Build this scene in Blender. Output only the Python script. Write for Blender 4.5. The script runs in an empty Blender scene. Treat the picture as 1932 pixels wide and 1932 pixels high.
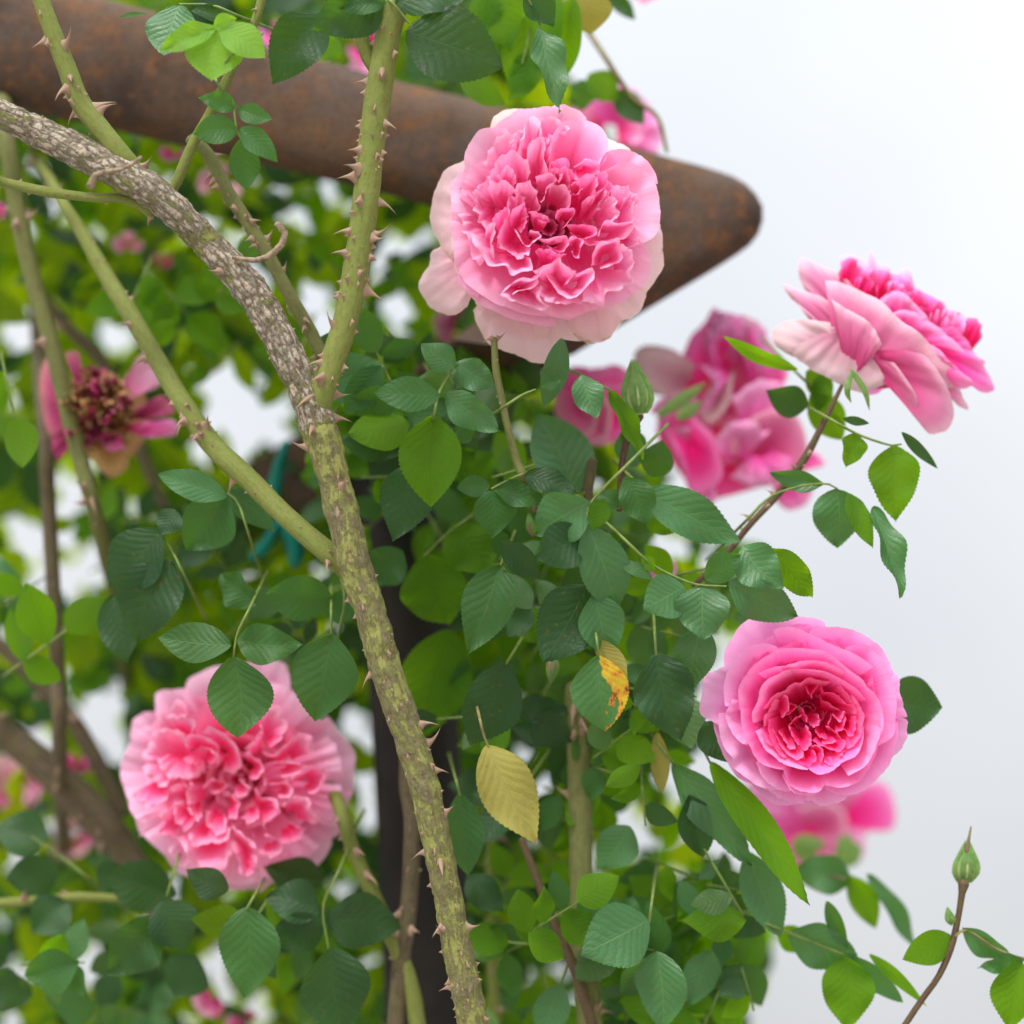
import bpy, math, random
from mathutils import Vector, Matrix, noise
R = random.Random(7)
scn = bpy.context.scene
col = scn.collection
PI = math.pi

# ---------------------------------------------------------------- camera, sky, sun, exposure
FOCUS = 1.0                      # metres to the plane of the sharp roses
WIDE = 0.45                      # metres of that plane the frame spans
cam_d = bpy.data.cameras.new('camera'); cam = bpy.data.objects.new('camera', cam_d); col.objects.link(cam)
cam_d.sensor_fit = 'HORIZONTAL'; cam_d.sensor_width = 24; cam_d.lens = 24 * FOCUS / WIDE
cam_d.clip_start = 0.05; cam_d.clip_end = 3000
cam_d.dof.use_dof = True; cam_d.dof.focus_distance = FOCUS + 0.005
cam_d.dof.aperture_fstop = (cam_d.lens / 1000) / 0.030; cam_d.dof.aperture_blades = 0
cam.location = (0, 0, 1.55); cam.rotation_euler = (math.radians(90 + 18), 0, 0)
scn.camera = cam
CR = cam.rotation_euler.to_matrix()
CM = Matrix.Translation(cam.location) @ CR.to_4x4()

world = bpy.data.worlds.new('World'); scn.world = world; world.use_nodes = True
nt = world.node_tree; nt.nodes.clear()
SUN_EL, SUN_AZ = math.radians(42), math.radians(205)      # behind and above the camera, from the left
sky = nt.nodes.new('ShaderNodeTexSky'); sky.sky_type = 'NISHITA'; sky.sun_disc = False
sky.sun_elevation = SUN_EL; sky.sun_rotation = SUN_AZ; sky.air_density = 1.0; sky.dust_density = 3.0
tc = nt.nodes.new('ShaderNodeTexCoord')
cl = nt.nodes.new('ShaderNodeTexNoise'); cl.inputs['Scale'].default_value = 1.6; cl.inputs['Detail'].default_value = 3
cr = nt.nodes.new('ShaderNodeValToRGB')
cr.color_ramp.elements[0].position = 0.36; cr.color_ramp.elements[0].color = (8.2, 8.55, 9.1, 1)
cr.color_ramp.elements[1].position = 0.62; cr.color_ramp.elements[1].color = (10.9, 10.95, 11.0, 1)
mp = nt.nodes.new('ShaderNodeMapping'); mp.inputs['Location'].default_value = (0.9, 0.2, 0.35)
# an overcast sky is about three times as bright overhead as at the horizon
sx = nt.nodes.new('ShaderNodeSeparateXYZ'); el = nt.nodes.new('ShaderNodeMath'); el.operation = 'MULTIPLY_ADD'; el.use_clamp = False
el.inputs[1].default_value = 0.62; el.inputs[2].default_value = 0.38
mc = nt.nodes.new('ShaderNodeMath'); mc.operation = 'MAXIMUM'; mc.inputs[1].default_value = 0.0
vm = nt.nodes.new('ShaderNodeVectorMath'); vm.operation = 'SCALE'
dt = nt.nodes.new('ShaderNodeVectorMath'); dt.operation = 'DOT_PRODUCT'
dt.inputs[1].default_value = (-math.sin(math.radians(25)) * math.cos(SUN_EL), -math.cos(math.radians(25)) * math.cos(SUN_EL), math.sin(SUN_EL))
g1 = nt.nodes.new('ShaderNodeMath'); g1.operation = 'MAXIMUM'; g1.inputs[1].default_value = 0.0
g2 = nt.nodes.new('ShaderNodeMath'); g2.operation = 'POWER'; g2.inputs[1].default_value = 2.0
g3 = nt.nodes.new('ShaderNodeMath'); g3.operation = 'MULTIPLY_ADD'; g3.inputs[1].default_value = 1.5; g3.inputs[2].default_value = 1.0
g4 = nt.nodes.new('ShaderNodeMath'); g4.operation = 'MULTIPLY'      # thin cloud is brighter round the hidden sun; glow added to light the petals
mx = nt.nodes.new('ShaderNodeMixRGB'); mx.inputs[0].default_value = 0.97
bg = nt.nodes.new('ShaderNodeBackground'); bg.inputs['Strength'].default_value = 0.1
wo = nt.nodes.new('ShaderNodeOutputWorld')
L = nt.links.new
L(tc.outputs['Generated'], mp.inputs['Vector']); L(mp.outputs['Vector'], cl.inputs['Vector']); L(cl.outputs['Fac'], cr.inputs['Fac'])
L(sky.outputs['Color'], mx.inputs[1]); L(tc.outputs['Generated'], sx.inputs[0]); L(sx.outputs[2], mc.inputs[0]); L(mc.outputs[0], el.inputs[0]); L(cr.outputs['Color'], vm.inputs[0]); L(tc.outputs['Generated'], dt.inputs[0]); L(dt.outputs['Value'], g1.inputs[0]); L(g1.outputs[0], g2.inputs[0]); L(g2.outputs[0], g3.inputs[0]); L(el.outputs[0], g4.inputs[0]); L(g3.outputs[0], g4.inputs[1]); L(g4.outputs[0], vm.inputs['Scale']); L(vm.outputs[0], mx.inputs[2]); L(mx.outputs[0], bg.inputs['Color']); L(bg.outputs[0], wo.inputs['Surface'])

sun_d = bpy.data.lights.new('sun', 'SUN'); sun_d.energy = 1.5; sun_d.angle = math.radians(10); sun_d.color = (1, 0.97, 0.92)
sun = bpy.data.objects.new('sun', sun_d); col.objects.link(sun)
sd = Vector((-math.sin(math.radians(25)) * math.cos(SUN_EL), -math.cos(math.radians(25)) * math.cos(SUN_EL), math.sin(SUN_EL)))
sun.rotation_euler = (-sd).to_track_quat('-Z', 'Y').to_euler()

vs = scn.view_settings; vs.view_transform = 'Standard'; vs.look = 'None'; vs.gamma = 1; vs.use_curve_mapping = False; vs.exposure = 0.74
scn.cycles.use_denoising = True
scn.cycles.max_bounces = 10; scn.cycles.diffuse_bounces = 5; scn.cycles.transmission_bounces = 6; scn.cycles.caustics_reflective = False

# ---------------------------------------------------------------- helpers
S0 = WIDE / 1932.0                                        # metres per photo pixel at the focus plane
def C3(u, v, d=0.0):                                      # photo point (1932 px frame) at d metres behind the focus plane, camera axes
    z = FOCUS + d; k = z / FOCUS * S0
    return Vector(((u - 966) * k, (966 - v) * k, -z))
def P(u, v, d=0.0): return CM @ C3(u, v, d)
def tag(o, label=None, cat=None, group=None, kind=None):
    for k, x in (('label', label), ('category', cat), ('group', group), ('kind', kind)):
        if x: o[k] = x
    return o
def empty(name, loc, rot=None):
    o = bpy.data.objects.new(name, None); o.location = loc; o.empty_display_size = 0.01
    if rot is not None: o.rotation_euler = rot
    col.objects.link(o); return o
def mesh_obj(name, verts, faces, mat, parent=None, uvs=None, smooth=True):
    me = bpy.data.meshes.new(name); me.from_pydata(verts, [], faces)
    if uvs is not None:
        ul = me.uv_layers.new(name='UVMap')
        vi = [0] * len(me.loops); me.loops.foreach_get('vertex_index', vi)
        fl = []
        for i in vi: fl += uvs[i]
        ul.data.foreach_set('uv', fl)
    if smooth: me.polygons.foreach_set('use_smooth', [True] * len(me.polygons))
    if mat: me.materials.append(mat)
    me.update()
    o = bpy.data.objects.new(name, me); col.objects.link(o)
    if parent: o.parent = parent
    return o
def catmull(pts, n):
    """n points along a smooth curve through pts, evenly spaced by length"""
    p = [Vector(q) for q in pts]
    if len(p) == 2: return [p[0].lerp(p[1], i / (n - 1)) for i in range(n)]
    ext = [p[0] * 2 - p[1]] + p + [p[-1] * 2 - p[-2]]
    out = []
    for i in range(1, len(ext) - 2):
        a, b, c, d = ext[i - 1:i + 3]
        for j in range(12):
            t = j / 12
            out.append(0.5 * ((2 * b) + (c - a) * t + (2 * a - 5 * b + 4 * c - d) * t * t + (3 * b - a - 3 * c + d) * t ** 3))
    out.append(p[-1])
    ds = [0.0]
    for i in range(1, len(out)): ds.append(ds[-1] + (out[i] - out[i - 1]).length)
    tot = ds[-1] or 1; res = []; k = 0
    for i in range(n):
        x = tot * i / (n - 1)
        while k < len(ds) - 2 and ds[k + 1] < x: k += 1
        f = (x - ds[k]) / ((ds[k + 1] - ds[k]) or 1)
        res.append(out[k].lerp(out[k + 1], min(max(f, 0), 1)))
    return res
def nz(*a): return noise.noise(Vector(a))

class Nodes:
    def __init__(s, name):
        s.m = bpy.data.materials.new(name); s.m.use_nodes = True; s.t = s.m.node_tree; s.t.nodes.clear()
        s.out = s.n('ShaderNodeOutputMaterial')
    def n(s, t, **k):
        x = s.t.nodes.new(t)
        for a, b in k.items(): setattr(x, a, b)
        return x
    def l(s, a, b): s.t.links.new(a, b)
    def math(s, op, a, b=None, c=None, clamp=False):
        x = s.n('ShaderNodeMath', operation=op, use_clamp=clamp)
        for i, y in enumerate((a, b, c)):
            if y is None: continue
            if isinstance(y, (int, float)): x.inputs[i].default_value = y
            else: s.l(y, x.inputs[i])
        return x.outputs[0]
    def mix(s, f, a, b, mode='MIX'):
        x = s.n('ShaderNodeMixRGB', blend_type=mode)
        for i, y in enumerate((f, a, b)):
            if isinstance(y, (int, float)): x.inputs[i].default_value = y
            elif isinstance(y, tuple): x.inputs[i].default_value = (*y, 1) if len(y) == 3 else y
            else: s.l(y, x.inputs[i])
        return x.outputs[0]
    def noise(s, vec, scale, detail=4, rough=0.55):
        x = s.n('ShaderNodeTexNoise'); x.inputs['Scale'].default_value = scale
        x.inputs['Detail'].default_value = detail; x.inputs['Roughness'].default_value = rough
        if vec is not None: s.l(vec, x.inputs['Vector'])
        return x.outputs['Fac']
    def ramp(s, fac, *stops, interp='LINEAR'):
        x = s.n('ShaderNodeValToRGB'); r = x.color_ramp; r.interpolation = interp
        while len(r.elements) < len(stops): r.elements.new(0.5)
        for e, (p, c) in zip(r.elements, stops):
            e.position = p; e.color = (*c, 1) if isinstance(c, tuple) else (c, c, c, 1)
        s.l(fac, x.inputs['Fac']); return x.outputs['Color']
    def bump(s, h, strength, dist):
        x = s.n('ShaderNodeBump'); x.inputs['Strength'].default_value = strength; x.inputs['Distance'].default_value = dist
        s.l(h, x.inputs['Height']); return x.outputs['Normal']
    def bsdf(s, color, rough=0.5, normal=None, spec=0.5, trans=None, tfac=0.0, sheen=0.0):
        b = s.n('ShaderNodeBsdfPrincipled')
        if isinstance(color, tuple): b.inputs['Base Color'].default_value = (*color, 1)
        else: s.l(color, b.inputs['Base Color'])
        if isinstance(rough, (int, float)): b.inputs['Roughness'].default_value = rough
        else: s.l(rough, b.inputs['Roughness'])
        b.inputs['Specular IOR Level'].default_value = spec
        b.inputs['Sheen Weight'].default_value = sheen
        if normal is not None: s.l(normal, b.inputs['Normal'])
        o = b.outputs[0]
        if trans is not None:
            t = s.n('ShaderNodeBsdfTranslucent')
            if isinstance(trans, tuple): t.inputs['Color'].default_value = (*trans, 1)
            else: s.l(trans, t.inputs['Color'])
            if normal is not None: s.l(normal, t.inputs['Normal'])
            m = s.n('ShaderNodeMixShader'); m.inputs[0].default_value = tfac
            s.l(o, m.inputs[1]); s.l(t.outputs[0], m.inputs[2]); o = m.outputs[0]
        s.l(o, s.out.inputs['Surface']); return s.m

# ---------------------------------------------------------------- materials
def leaf_mat(name, top, under, vein, trans, rough=0.42, tf=0.42, blotch=None, spec=0.5):
    N = Nodes(name)
    uv = N.n('ShaderNodeUVMap').outputs[0]
    sp = N.n('ShaderNodeSeparateXYZ'); N.l(uv, sp.inputs[0]); x, y = sp.outputs[0], sp.outputs[1]
    ax = N.math('ABSOLUTE', N.math('SUBTRACT', x, 0.5))
    oi = N.n('ShaderNodeObjectInfo')
    warp = N.math('MULTIPLY', N.math('SUBTRACT', N.noise(uv, 2.2, 2), 0.5), 0.16)
    yy = N.math('ADD', N.math('SUBTRACT', y, N.math('MULTIPLY', ax, 0.55)), warp)
    fr = N.math('PINGPONG', N.math('MULTIPLY', yy, 9.0), 0.5)               # side veins
    side = N.math('SUBTRACT', 1.0, N.math('MULTIPLY', fr, 9.0), clamp=True)
    side = N.math('MULTIPLY', side, N.math('SUBTRACT', 1.0, N.math('MULTIPLY', ax, 2.2), clamp=True))
    mid = N.math('SUBTRACT', 1.0, N.math('MULTIPLY', ax, 55.0), clamp=True)
    v = N.math('MAXIMUM', mid, N.math('MULTIPLY', side, 0.55))
    co = N.n('ShaderNodeTexCoord').outputs['Object']
    geo = N.n('ShaderNodeNewGeometry')
    cmb = N.n('ShaderNodeVectorMath', operation='ADD'); N.l(co, cmb.inputs[0]); N.l(oi.outputs['Random'], cmb.inputs[1])
    mott = N.noise(cmb.outputs[0], 3.5, 5, 0.6)
    tone = N.math('ADD', 0.62, N.math('ADD', N.math('MULTIPLY', mott, 0.45), N.math('MULTIPLY', oi.outputs['Random'], 0.35)))
    c = N.mix(geo.outputs['Backfacing'], top, under)
    c = N.mix(1.0, c, N.n('ShaderNodeCombineColor').outputs[0], 'MULTIPLY')
    cc = N.t.nodes[-2]; 
    for nd in N.t.nodes:
        if nd.bl_idname == 'ShaderNodeCombineColor':
            for i in range(3): N.l(tone, nd.inputs[i])
    edge = N.math('MULTIPLY', N.math('SUBTRACT', ax, 0.40), 4.0, clamp=True)
    c = N.mix(N.math('MULTIPLY', v, 0.32), c, vein)
    tcol = N.mix(N.math('MULTIPLY', v, 0.5), trans, tuple(q * 0.55 for q in trans))
    tcol = N.mix(N.math('MULTIPLY', mott, 0.5), tcol, tuple(q * f for q, f in zip(trans, (0.6, 0.7, 0.5))))
    spot = N.ramp(N.noise(cmb.outputs[0], 15, 3, 0.5), (0.655, 0.0), (0.70, 1.0))
    c = N.mix(N.math('MULTIPLY', spot, 0.55), c, (0.16, 0.09, 0.03))
    if blotch:
        bb = N.ramp(N.math('ADD', N.noise(cmb.outputs[0], 2.2, 3), N.math('MULTIPLY', N.math('SUBTRACT', x, 0.5), blotch)), (0.635, 0.0), (0.67, 1.0))
        bcol = N.ramp(N.noise(cmb.outputs[0], 7, 3), (0.42, (0.72, 0.50, 0.03)), (0.55, (0.70, 0.28, 0.02)), (0.62, (0.22, 0.07, 0.02)))
        c = N.mix(bb, c, bcol); tcol = N.mix(bb, tcol, bcol)
    h = N.math('ADD', N.math('MULTIPLY', v, -0.8), N.math('MULTIPLY', fr, 0.4))
    h = N.math('ADD', h, N.math('MULTIPLY', N.noise(co, 26, 3), 0.4))
    nrm = N.bump(h, 0.18, 0.012)
    rg = N.math('ADD', rough - .06, N.math('MULTIPLY', mott, 0.34))
    return N.bsdf(c, rg, nrm, spec, tcol, tf)
LM = {
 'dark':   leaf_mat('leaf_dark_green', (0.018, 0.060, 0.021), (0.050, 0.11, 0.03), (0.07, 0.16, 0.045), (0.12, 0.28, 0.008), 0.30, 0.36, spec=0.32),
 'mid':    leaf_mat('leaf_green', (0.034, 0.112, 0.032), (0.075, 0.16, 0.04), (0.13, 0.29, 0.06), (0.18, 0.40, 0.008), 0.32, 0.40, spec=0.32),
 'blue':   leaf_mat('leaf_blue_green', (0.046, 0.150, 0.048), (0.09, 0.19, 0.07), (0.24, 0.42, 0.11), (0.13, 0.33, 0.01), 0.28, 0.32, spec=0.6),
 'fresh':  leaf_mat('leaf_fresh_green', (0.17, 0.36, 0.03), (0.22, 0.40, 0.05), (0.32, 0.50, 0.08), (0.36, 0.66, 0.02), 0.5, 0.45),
 'lit':    leaf_mat('leaf_backlit_green', (0.060, 0.165, 0.008), (0.10, 0.23, 0.012), (0.08, 0.22, 0.015), (0.27, 0.54, 0.002), 0.6, 0.60, spec=0.3),  # backlit look put into the colour: a yellower, stronger leaf green
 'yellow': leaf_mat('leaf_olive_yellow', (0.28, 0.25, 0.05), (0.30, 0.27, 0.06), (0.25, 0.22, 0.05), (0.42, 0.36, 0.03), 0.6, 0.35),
 'far': leaf_mat('leaf_backlit_yellow_green', (0.15, 0.24, 0.010), (0.18, 0.32, 0.02), (0.12, 0.28, 0.02), (0.62, 0.80, 0.006), 0.6, 0.68, spec=0.2),  # light from behind painted in: colour raised to brighten the far leaves
 'blotched': leaf_mat('leaf_yellow_patched', (0.055, 0.17, 0.05), (0.12, 0.24, 0.08), (0.14, 0.32, 0.08), (0.25, 0.5, 0.03), 0.45, 0.42, blotch=-0.55),
}
def petal_mat(name, deep, mid, pale, rim, tf=0.38, brown=0.0):
    N = Nodes(name)
    uv = N.n('ShaderNodeUVMap').outputs[0]
    sp = N.n('ShaderNodeSeparateXYZ'); N.l(uv, sp.inputs[0]); x, y = sp.outputs[0], sp.outputs[1]
    oi = N.n('ShaderNodeObjectInfo'); co = N.n('ShaderNodeTexCoord').outputs['Object']
    n1 = N.noise(co, 60, 3)
    yy = N.math('ADD', y, N.math('ADD', N.math('MULTIPLY', N.math('SUBTRACT', n1, 0.5), 0.25), N.math('MULTIPLY', N.math('SUBTRACT', oi.outputs['Random'], 0.5), 0.22)))
    c = N.ramp(yy, (0.10, deep), (0.46, mid), (0.76, pale), (1.0, rim))
    mp = N.n('ShaderNodeMapping'); mp.inputs['Scale'].default_value = (70, 2.5, 1); N.l(uv, mp.inputs['Vector'])
    vn = N.noise(mp.outputs[0], 1.0, 3, 0.6)
    c = N.mix(N.math('MULTIPLY', N.math('SUBTRACT', vn, 0.42, clamp=True), 0.7), c, mid)
    if brown:
        bs = N.ramp(N.math('ADD', N.noise(co, 130, 4, 0.6), N.math('MULTIPLY', N.math('SUBTRACT', y, 0.93), 1.4)), (0.66, 0.0), (0.74, 1.0))
        c = N.mix(N.math('MULTIPLY', bs, brown), c, (0.50, 0.30, 0.12))
    cr_ = N.noise(co, 220, 3)
    h = N.math('ADD', N.math('MULTIPLY', vn, 0.5), N.math('MULTIPLY', cr_, 0.35))
    nrm = N.bump(h, 0.34, 0.0014)
    t = N.mix(0.5, c, mid)
    return N.bsdf(c, 0.62, nrm, 0.14, t, tf)
PM = {
 'in1':  petal_mat('petal_deep_pink', (0.96, 0.02, 0.22), (0.97, 0.12, 0.42), (0.97, 0.31, 0.60), (0.97, 0.44, 0.69)),
 'mid1': petal_mat('petal_pink', (0.96, 0.05, 0.29), (0.97, 0.26, 0.55), (0.97, 0.46, 0.70), (0.97, 0.55, 0.75)),
 'out1': petal_mat('petal_pale_cream_pink', (0.92, 0.40, 0.52), (0.94, 0.57, 0.66), (0.95, 0.66, 0.72), (0.92, 0.68, 0.66), brown=0.7),
 'in2':  petal_mat('petal_crimson_pink', (0.80, 0.004, 0.08), (0.92, 0.025, 0.20), (0.96, 0.10, 0.38), (0.97, 0.26, 0.56)),
 'mid2': petal_mat('petal_rose_pink', (0.96, 0.01, 0.24), (0.97, 0.07, 0.40), (0.97, 0.22, 0.59), (0.97, 0.42, 0.74)),
 'out2': petal_mat('petal_light_rose', (0.96, 0.10, 0.50), (0.97, 0.26, 0.66), (0.97, 0.39, 0.76), (0.97, 0.52, 0.83)),
 'in3':  petal_mat('petal_coral_pink', (0.95, 0.015, 0.13), (0.97, 0.12, 0.34), (0.97, 0.34, 0.58), (0.97, 0.46, 0.67)),
 'out3': petal_mat('petal_soft_pink', (0.96, 0.18, 0.44), (0.97, 0.35, 0.62), (0.97, 0.48, 0.72), (0.97, 0.58, 0.79)),
 'dusk': petal_mat('petal_mauve_pink', (0.64, 0.06, 0.22), (0.72, 0.14, 0.34), (0.78, 0.28, 0.48), (0.86, 0.58, 0.68)),
 'out4': petal_mat('petal_pale_mauve', (0.62, 0.24, 0.36), (0.72, 0.44, 0.52), (0.78, 0.58, 0.62), (0.76, 0.56, 0.58)),
 'wilt': petal_mat('petal_faded_magenta', (0.28, 0.02, 0.06), (0.42, 0.04, 0.14), (0.56, 0.09, 0.24), (0.62, 0.22, 0.26), brown=0.9),
 'rust': petal_mat('petal_withered_brown', (0.24, 0.08, 0.04), (0.50, 0.26, 0.09), (0.70, 0.46, 0.20), (0.60, 0.32, 0.20)),
}
def plain_mat(name, a, b, scale, rough=0.6, bump=0.3, dist=0.0006, trans=None, tf=0.0, spec=0.4):
    N = Nodes(name); co = N.n('ShaderNodeTexCoord').outputs['Object']
    f = N.noise(co, scale, 5, 0.6)
    c = N.ramp(f, (0.35, a), (0.65, b))
    return N.bsdf(c, rough, N.bump(f, bump, dist), spec, trans, tf)
M_sepal = plain_mat('sepal_green', (0.10, 0.22, 0.05), (0.20, 0.34, 0.09), 300, trans=(0.25, 0.45, 0.05), tf=0.3)
M_bud = plain_mat('bud_green', (0.20, 0.30, 0.08), (0.42, 0.40, 0.22), 120)
M_stalk = plain_mat('stalk_green', (0.09, 0.16, 0.03), (0.18, 0.23, 0.05), 200)
M_redstalk = plain_mat('stalk_reddish', (0.16, 0.09, 0.06), (0.20, 0.20, 0.06), 150)
M_thorn = plain_mat('thorn_tan', (0.18, 0.085, 0.05), (0.42, 0.30, 0.21), 350, rough=0.45)
M_stamen = plain_mat('stamen_ochre', (0.30, 0.14, 0.04), (0.60, 0.36, 0.08), 400)
M_tie = plain_mat('teal_tape', (0.00, 0.12, 0.10), (0.005, 0.24, 0.19), 60, rough=0.35, trans=(0.0, 0.5, 0.38), tf=0.3)
M_twig = plain_mat('dead_twig', (0.12, 0.075, 0.04), (0.34, 0.25, 0.17), 420, bump=0.8, dist=0.001)

def cane_mat(name, green, green2, bark, bark2, amount, scale=1.0, bump=0.8):
    """green bark under flaking grey brown skin; amount 0..1 is how much of it has turned to bark"""
    N = Nodes(name)
    uv = N.n('ShaderNodeUVMap').outputs[0]
    mp = N.n('ShaderNodeMapping'); mp.inputs['Scale'].default_value = (14 * scale, 26 * scale, 1); N.l(uv, mp.inputs['Vector'])
    co = N.n('ShaderNodeTexCoord').outputs['Object']
    big = N.noise(co, 75 * scale, 4, 0.65)
    streak = N.noise(mp.outputs[0], 1.3, 6, 0.7)
    fine = N.noise(co, 520 * scale, 5, 0.7)
    g = N.mix(N.noise(co, 55, 4), green, green2)
    vo = N.n('ShaderNodeTexVoronoi', feature='DISTANCE_TO_EDGE'); vo.inputs['Scale'].default_value = 1.0 * scale
    wv = N.n('ShaderNodeVectorMath', operation='ADD'); N.l(co, wv.inputs[0])
    w2 = N.n('ShaderNodeVectorMath', operation='SCALE'); w2.inputs['Scale'].default_value = 0.012
    nt_ = N.n('ShaderNodeTexNoise'); nt_.inputs['Scale'].default_value = 120; N.l(co, nt_.inputs['Vector'])
    N.l(nt_.outputs['Color'], w2.inputs[0]); N.l(w2.outputs[0], wv.inputs[1])
    um = N.n('ShaderNodeMapping'); um.inputs['Scale'].default_value = (4.7 * 3.4, 25 * 1.1, 1); N.l(uv, um.inputs['Vector'])
    ua = N.n('ShaderNodeVectorMath', operation='ADD'); us = N.n('ShaderNodeVectorMath', operation='SCALE'); us.inputs['Scale'].default_value = 1.1
    N.l(nt_.outputs['Color'], us.inputs[0]); N.l(us.outputs[0], ua.inputs[0]); N.l(um.outputs[0], ua.inputs[1]); N.l(ua.outputs[0], vo.inputs['Vector'])
    crack = N.ramp(N.math('ADD', vo.outputs['Distance'], N.math('MULTIPLY', N.math('SUBTRACT', fine, 0.5), 0.35)), (0.0, 0.0), (0.22, 1.0))
    b = N.mix(N.ramp(fine, (0.38, 0.0), (0.60, 1.0)), bark, bark2)
    b = N.mix(N.math('MULTIPLY', N.math('SUBTRACT', 1.0, crack), 0.6), b, tuple(q * 0.22 for q in bark))
    m = N.math('ADD', N.math('MULTIPLY', big, 0.45), N.math('MULTIPLY', streak, 0.55))
    lo = 0.5 + (0.5 - amount) * 0.42
    mask = N.ramp(m, (lo - .02, 0.0), (lo + (0.05 if amount > .6 else 0.11), 1.0))
    sp_ = N.ramp(N.noise(co, 900, 2, 0.5), (0.62, 0.0), (0.68, 1.0))
    g = N.mix(N.math('MULTIPLY', sp_, 0.55), g, tuple(q * .55 for q in bark2))
    g = N.mix(N.math('MULTIPLY', N.ramp(streak, (0.48, 0.0), (0.66, 1.0)), 0.55), g, (green[0] * .95, green[1] * .62, green[2] * .9))
    c = N.mix(mask, g, b)
    h = N.math('ADD', N.math('MULTIPLY', mask, N.math('ADD', 0.5, N.math('MULTIPLY', crack, 0.6))), N.math('MULTIPLY', fine, 0.35))
    c = N.mix(N.math('MULTIPLY', N.ramp(fine, (0.5, 0.0), (0.7, 1.0)), 0.35), c, tuple(q * .5 for q in green))
    return N.bsdf(c, 0.72, N.bump(h, bump, 0.0026), 0.25)
CMAT = {
 'bark':  cane_mat('cane_grey_flaking_bark', (0.16, 0.18, 0.03), (0.26, 0.25, 0.06), (0.24, 0.17, 0.11), (0.52, 0.45, 0.37), 0.66),
 'half':  cane_mat('cane_green_brown_bark', (0.20, 0.215, 0.05), (0.28, 0.28, 0.09), (0.23, 0.165, 0.10), (0.38, 0.30, 0.21), 0.54),
 'green': cane_mat('cane_green_skin', (0.13, 0.165, 0.028), (0.21, 0.235, 0.06), (0.22, 0.16, 0.08), (0.34, 0.26, 0.15), 0.10, bump=0.4),
 'olive': cane_mat('cane_olive_skin', (0.12, 0.135, 0.035), (0.19, 0.20, 0.07), (0.24, 0.17, 0.10), (0.36, 0.28, 0.19), 0.32, bump=0.5),
 'brown': cane_mat('cane_brown_skin', (0.11, 0.09, 0.04), (0.15, 0.13, 0.06), (0.12, 0.08, 0.05), (0.19, 0.14, 0.10), 0.6, bump=0.5),
 'red':   cane_mat('shoot_reddish_skin', (0.10, 0.055, 0.035), (0.12, 0.10, 0.04), (0.08, 0.03, 0.03), (0.13, 0.06, 0.05), 0.45, bump=0.3),
}
N = Nodes('rusty_steel'); co = N.n('ShaderNodeTexCoord').outputs['Object']
a = N.noise(co, 16, 8, 0.65); b = N.noise(co, 95, 6, 0.7); w = N.noise(co, 420, 4, 0.7)
c = N.ramp(a, (0.34, (0.046, 0.030, 0.023)), (0.50, (0.090, 0.056, 0.038)), (0.64, (0.135, 0.080, 0.050)))
c = N.mix(N.ramp(b, (0.50, 0.0), (0.66, 1.0)), c, (0.17, 0.072, 0.026))
c = N.mix(N.math('MULTIPLY', N.ramp(N.noise(co, 34, 5), (0.5, 0.0), (0.62, 1.0)), 0.55), c, (0.10, 0.078, 0.066))
c = N.mix(N.math('MULTIPLY', N.ramp(w, (0.4, 0.0), (0.7, 1.0)), 0.45), c, (0.035, 0.017, 0.012))
M_rust = N.bsdf(c, 0.86, N.bump(N.math('ADD', w, b), 0.4, 0.0008), 0.2)
N = Nodes('dark_steel'); co = N.n('ShaderNodeTexCoord').outputs['Object']; a = N.noise(co, 40, 6, 0.65)
M_post = N.bsdf(N.ramp(a, (0.35, (0.006, 0.005, 0.005)), (0.7, (0.022, 0.014, 0.012))), 0.65, N.bump(a, 0.3, 0.001), 0.35)
N = Nodes('pale_gravel'); co = N.n('ShaderNodeTexCoord').outputs['Object']
a = N.noise(co, 3, 8, 0.7); b = N.noise(co, 90, 4)
M_ground = N.bsdf(N.mix(b, N.ramp(a, (0.3, (0.30, 0.27, 0.22)), (0.7, (0.48, 0.45, 0.40))), (0.36, 0.34, 0.30)), 0.9, N.bump(b, 0.5, 0.01), 0.2)

# ---------------------------------------------------------------- ground
gv, gf = [], []
n = 24
for j in range(n + 1):
    for i in range(n + 1):
        x = (i / n - 0.5); y = (j / n - 0.5)
        X = math.copysign(abs(2 * x) ** 3, x) * 1200; Y = math.copysign(abs(2 * y) ** 3, y) * 1200
        gv.append((X, Y, 0.04 * nz(X * .3, Y * .3, 0)))
for j in range(n):
    for i in range(n): gf.append((j * (n + 1) + i, j * (n + 1) + i + 1, (j + 1) * (n + 1) + i + 1, (j + 1) * (n + 1) + i))
tag(mesh_obj('ground', gv, gf, M_ground), kind='structure')

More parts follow.
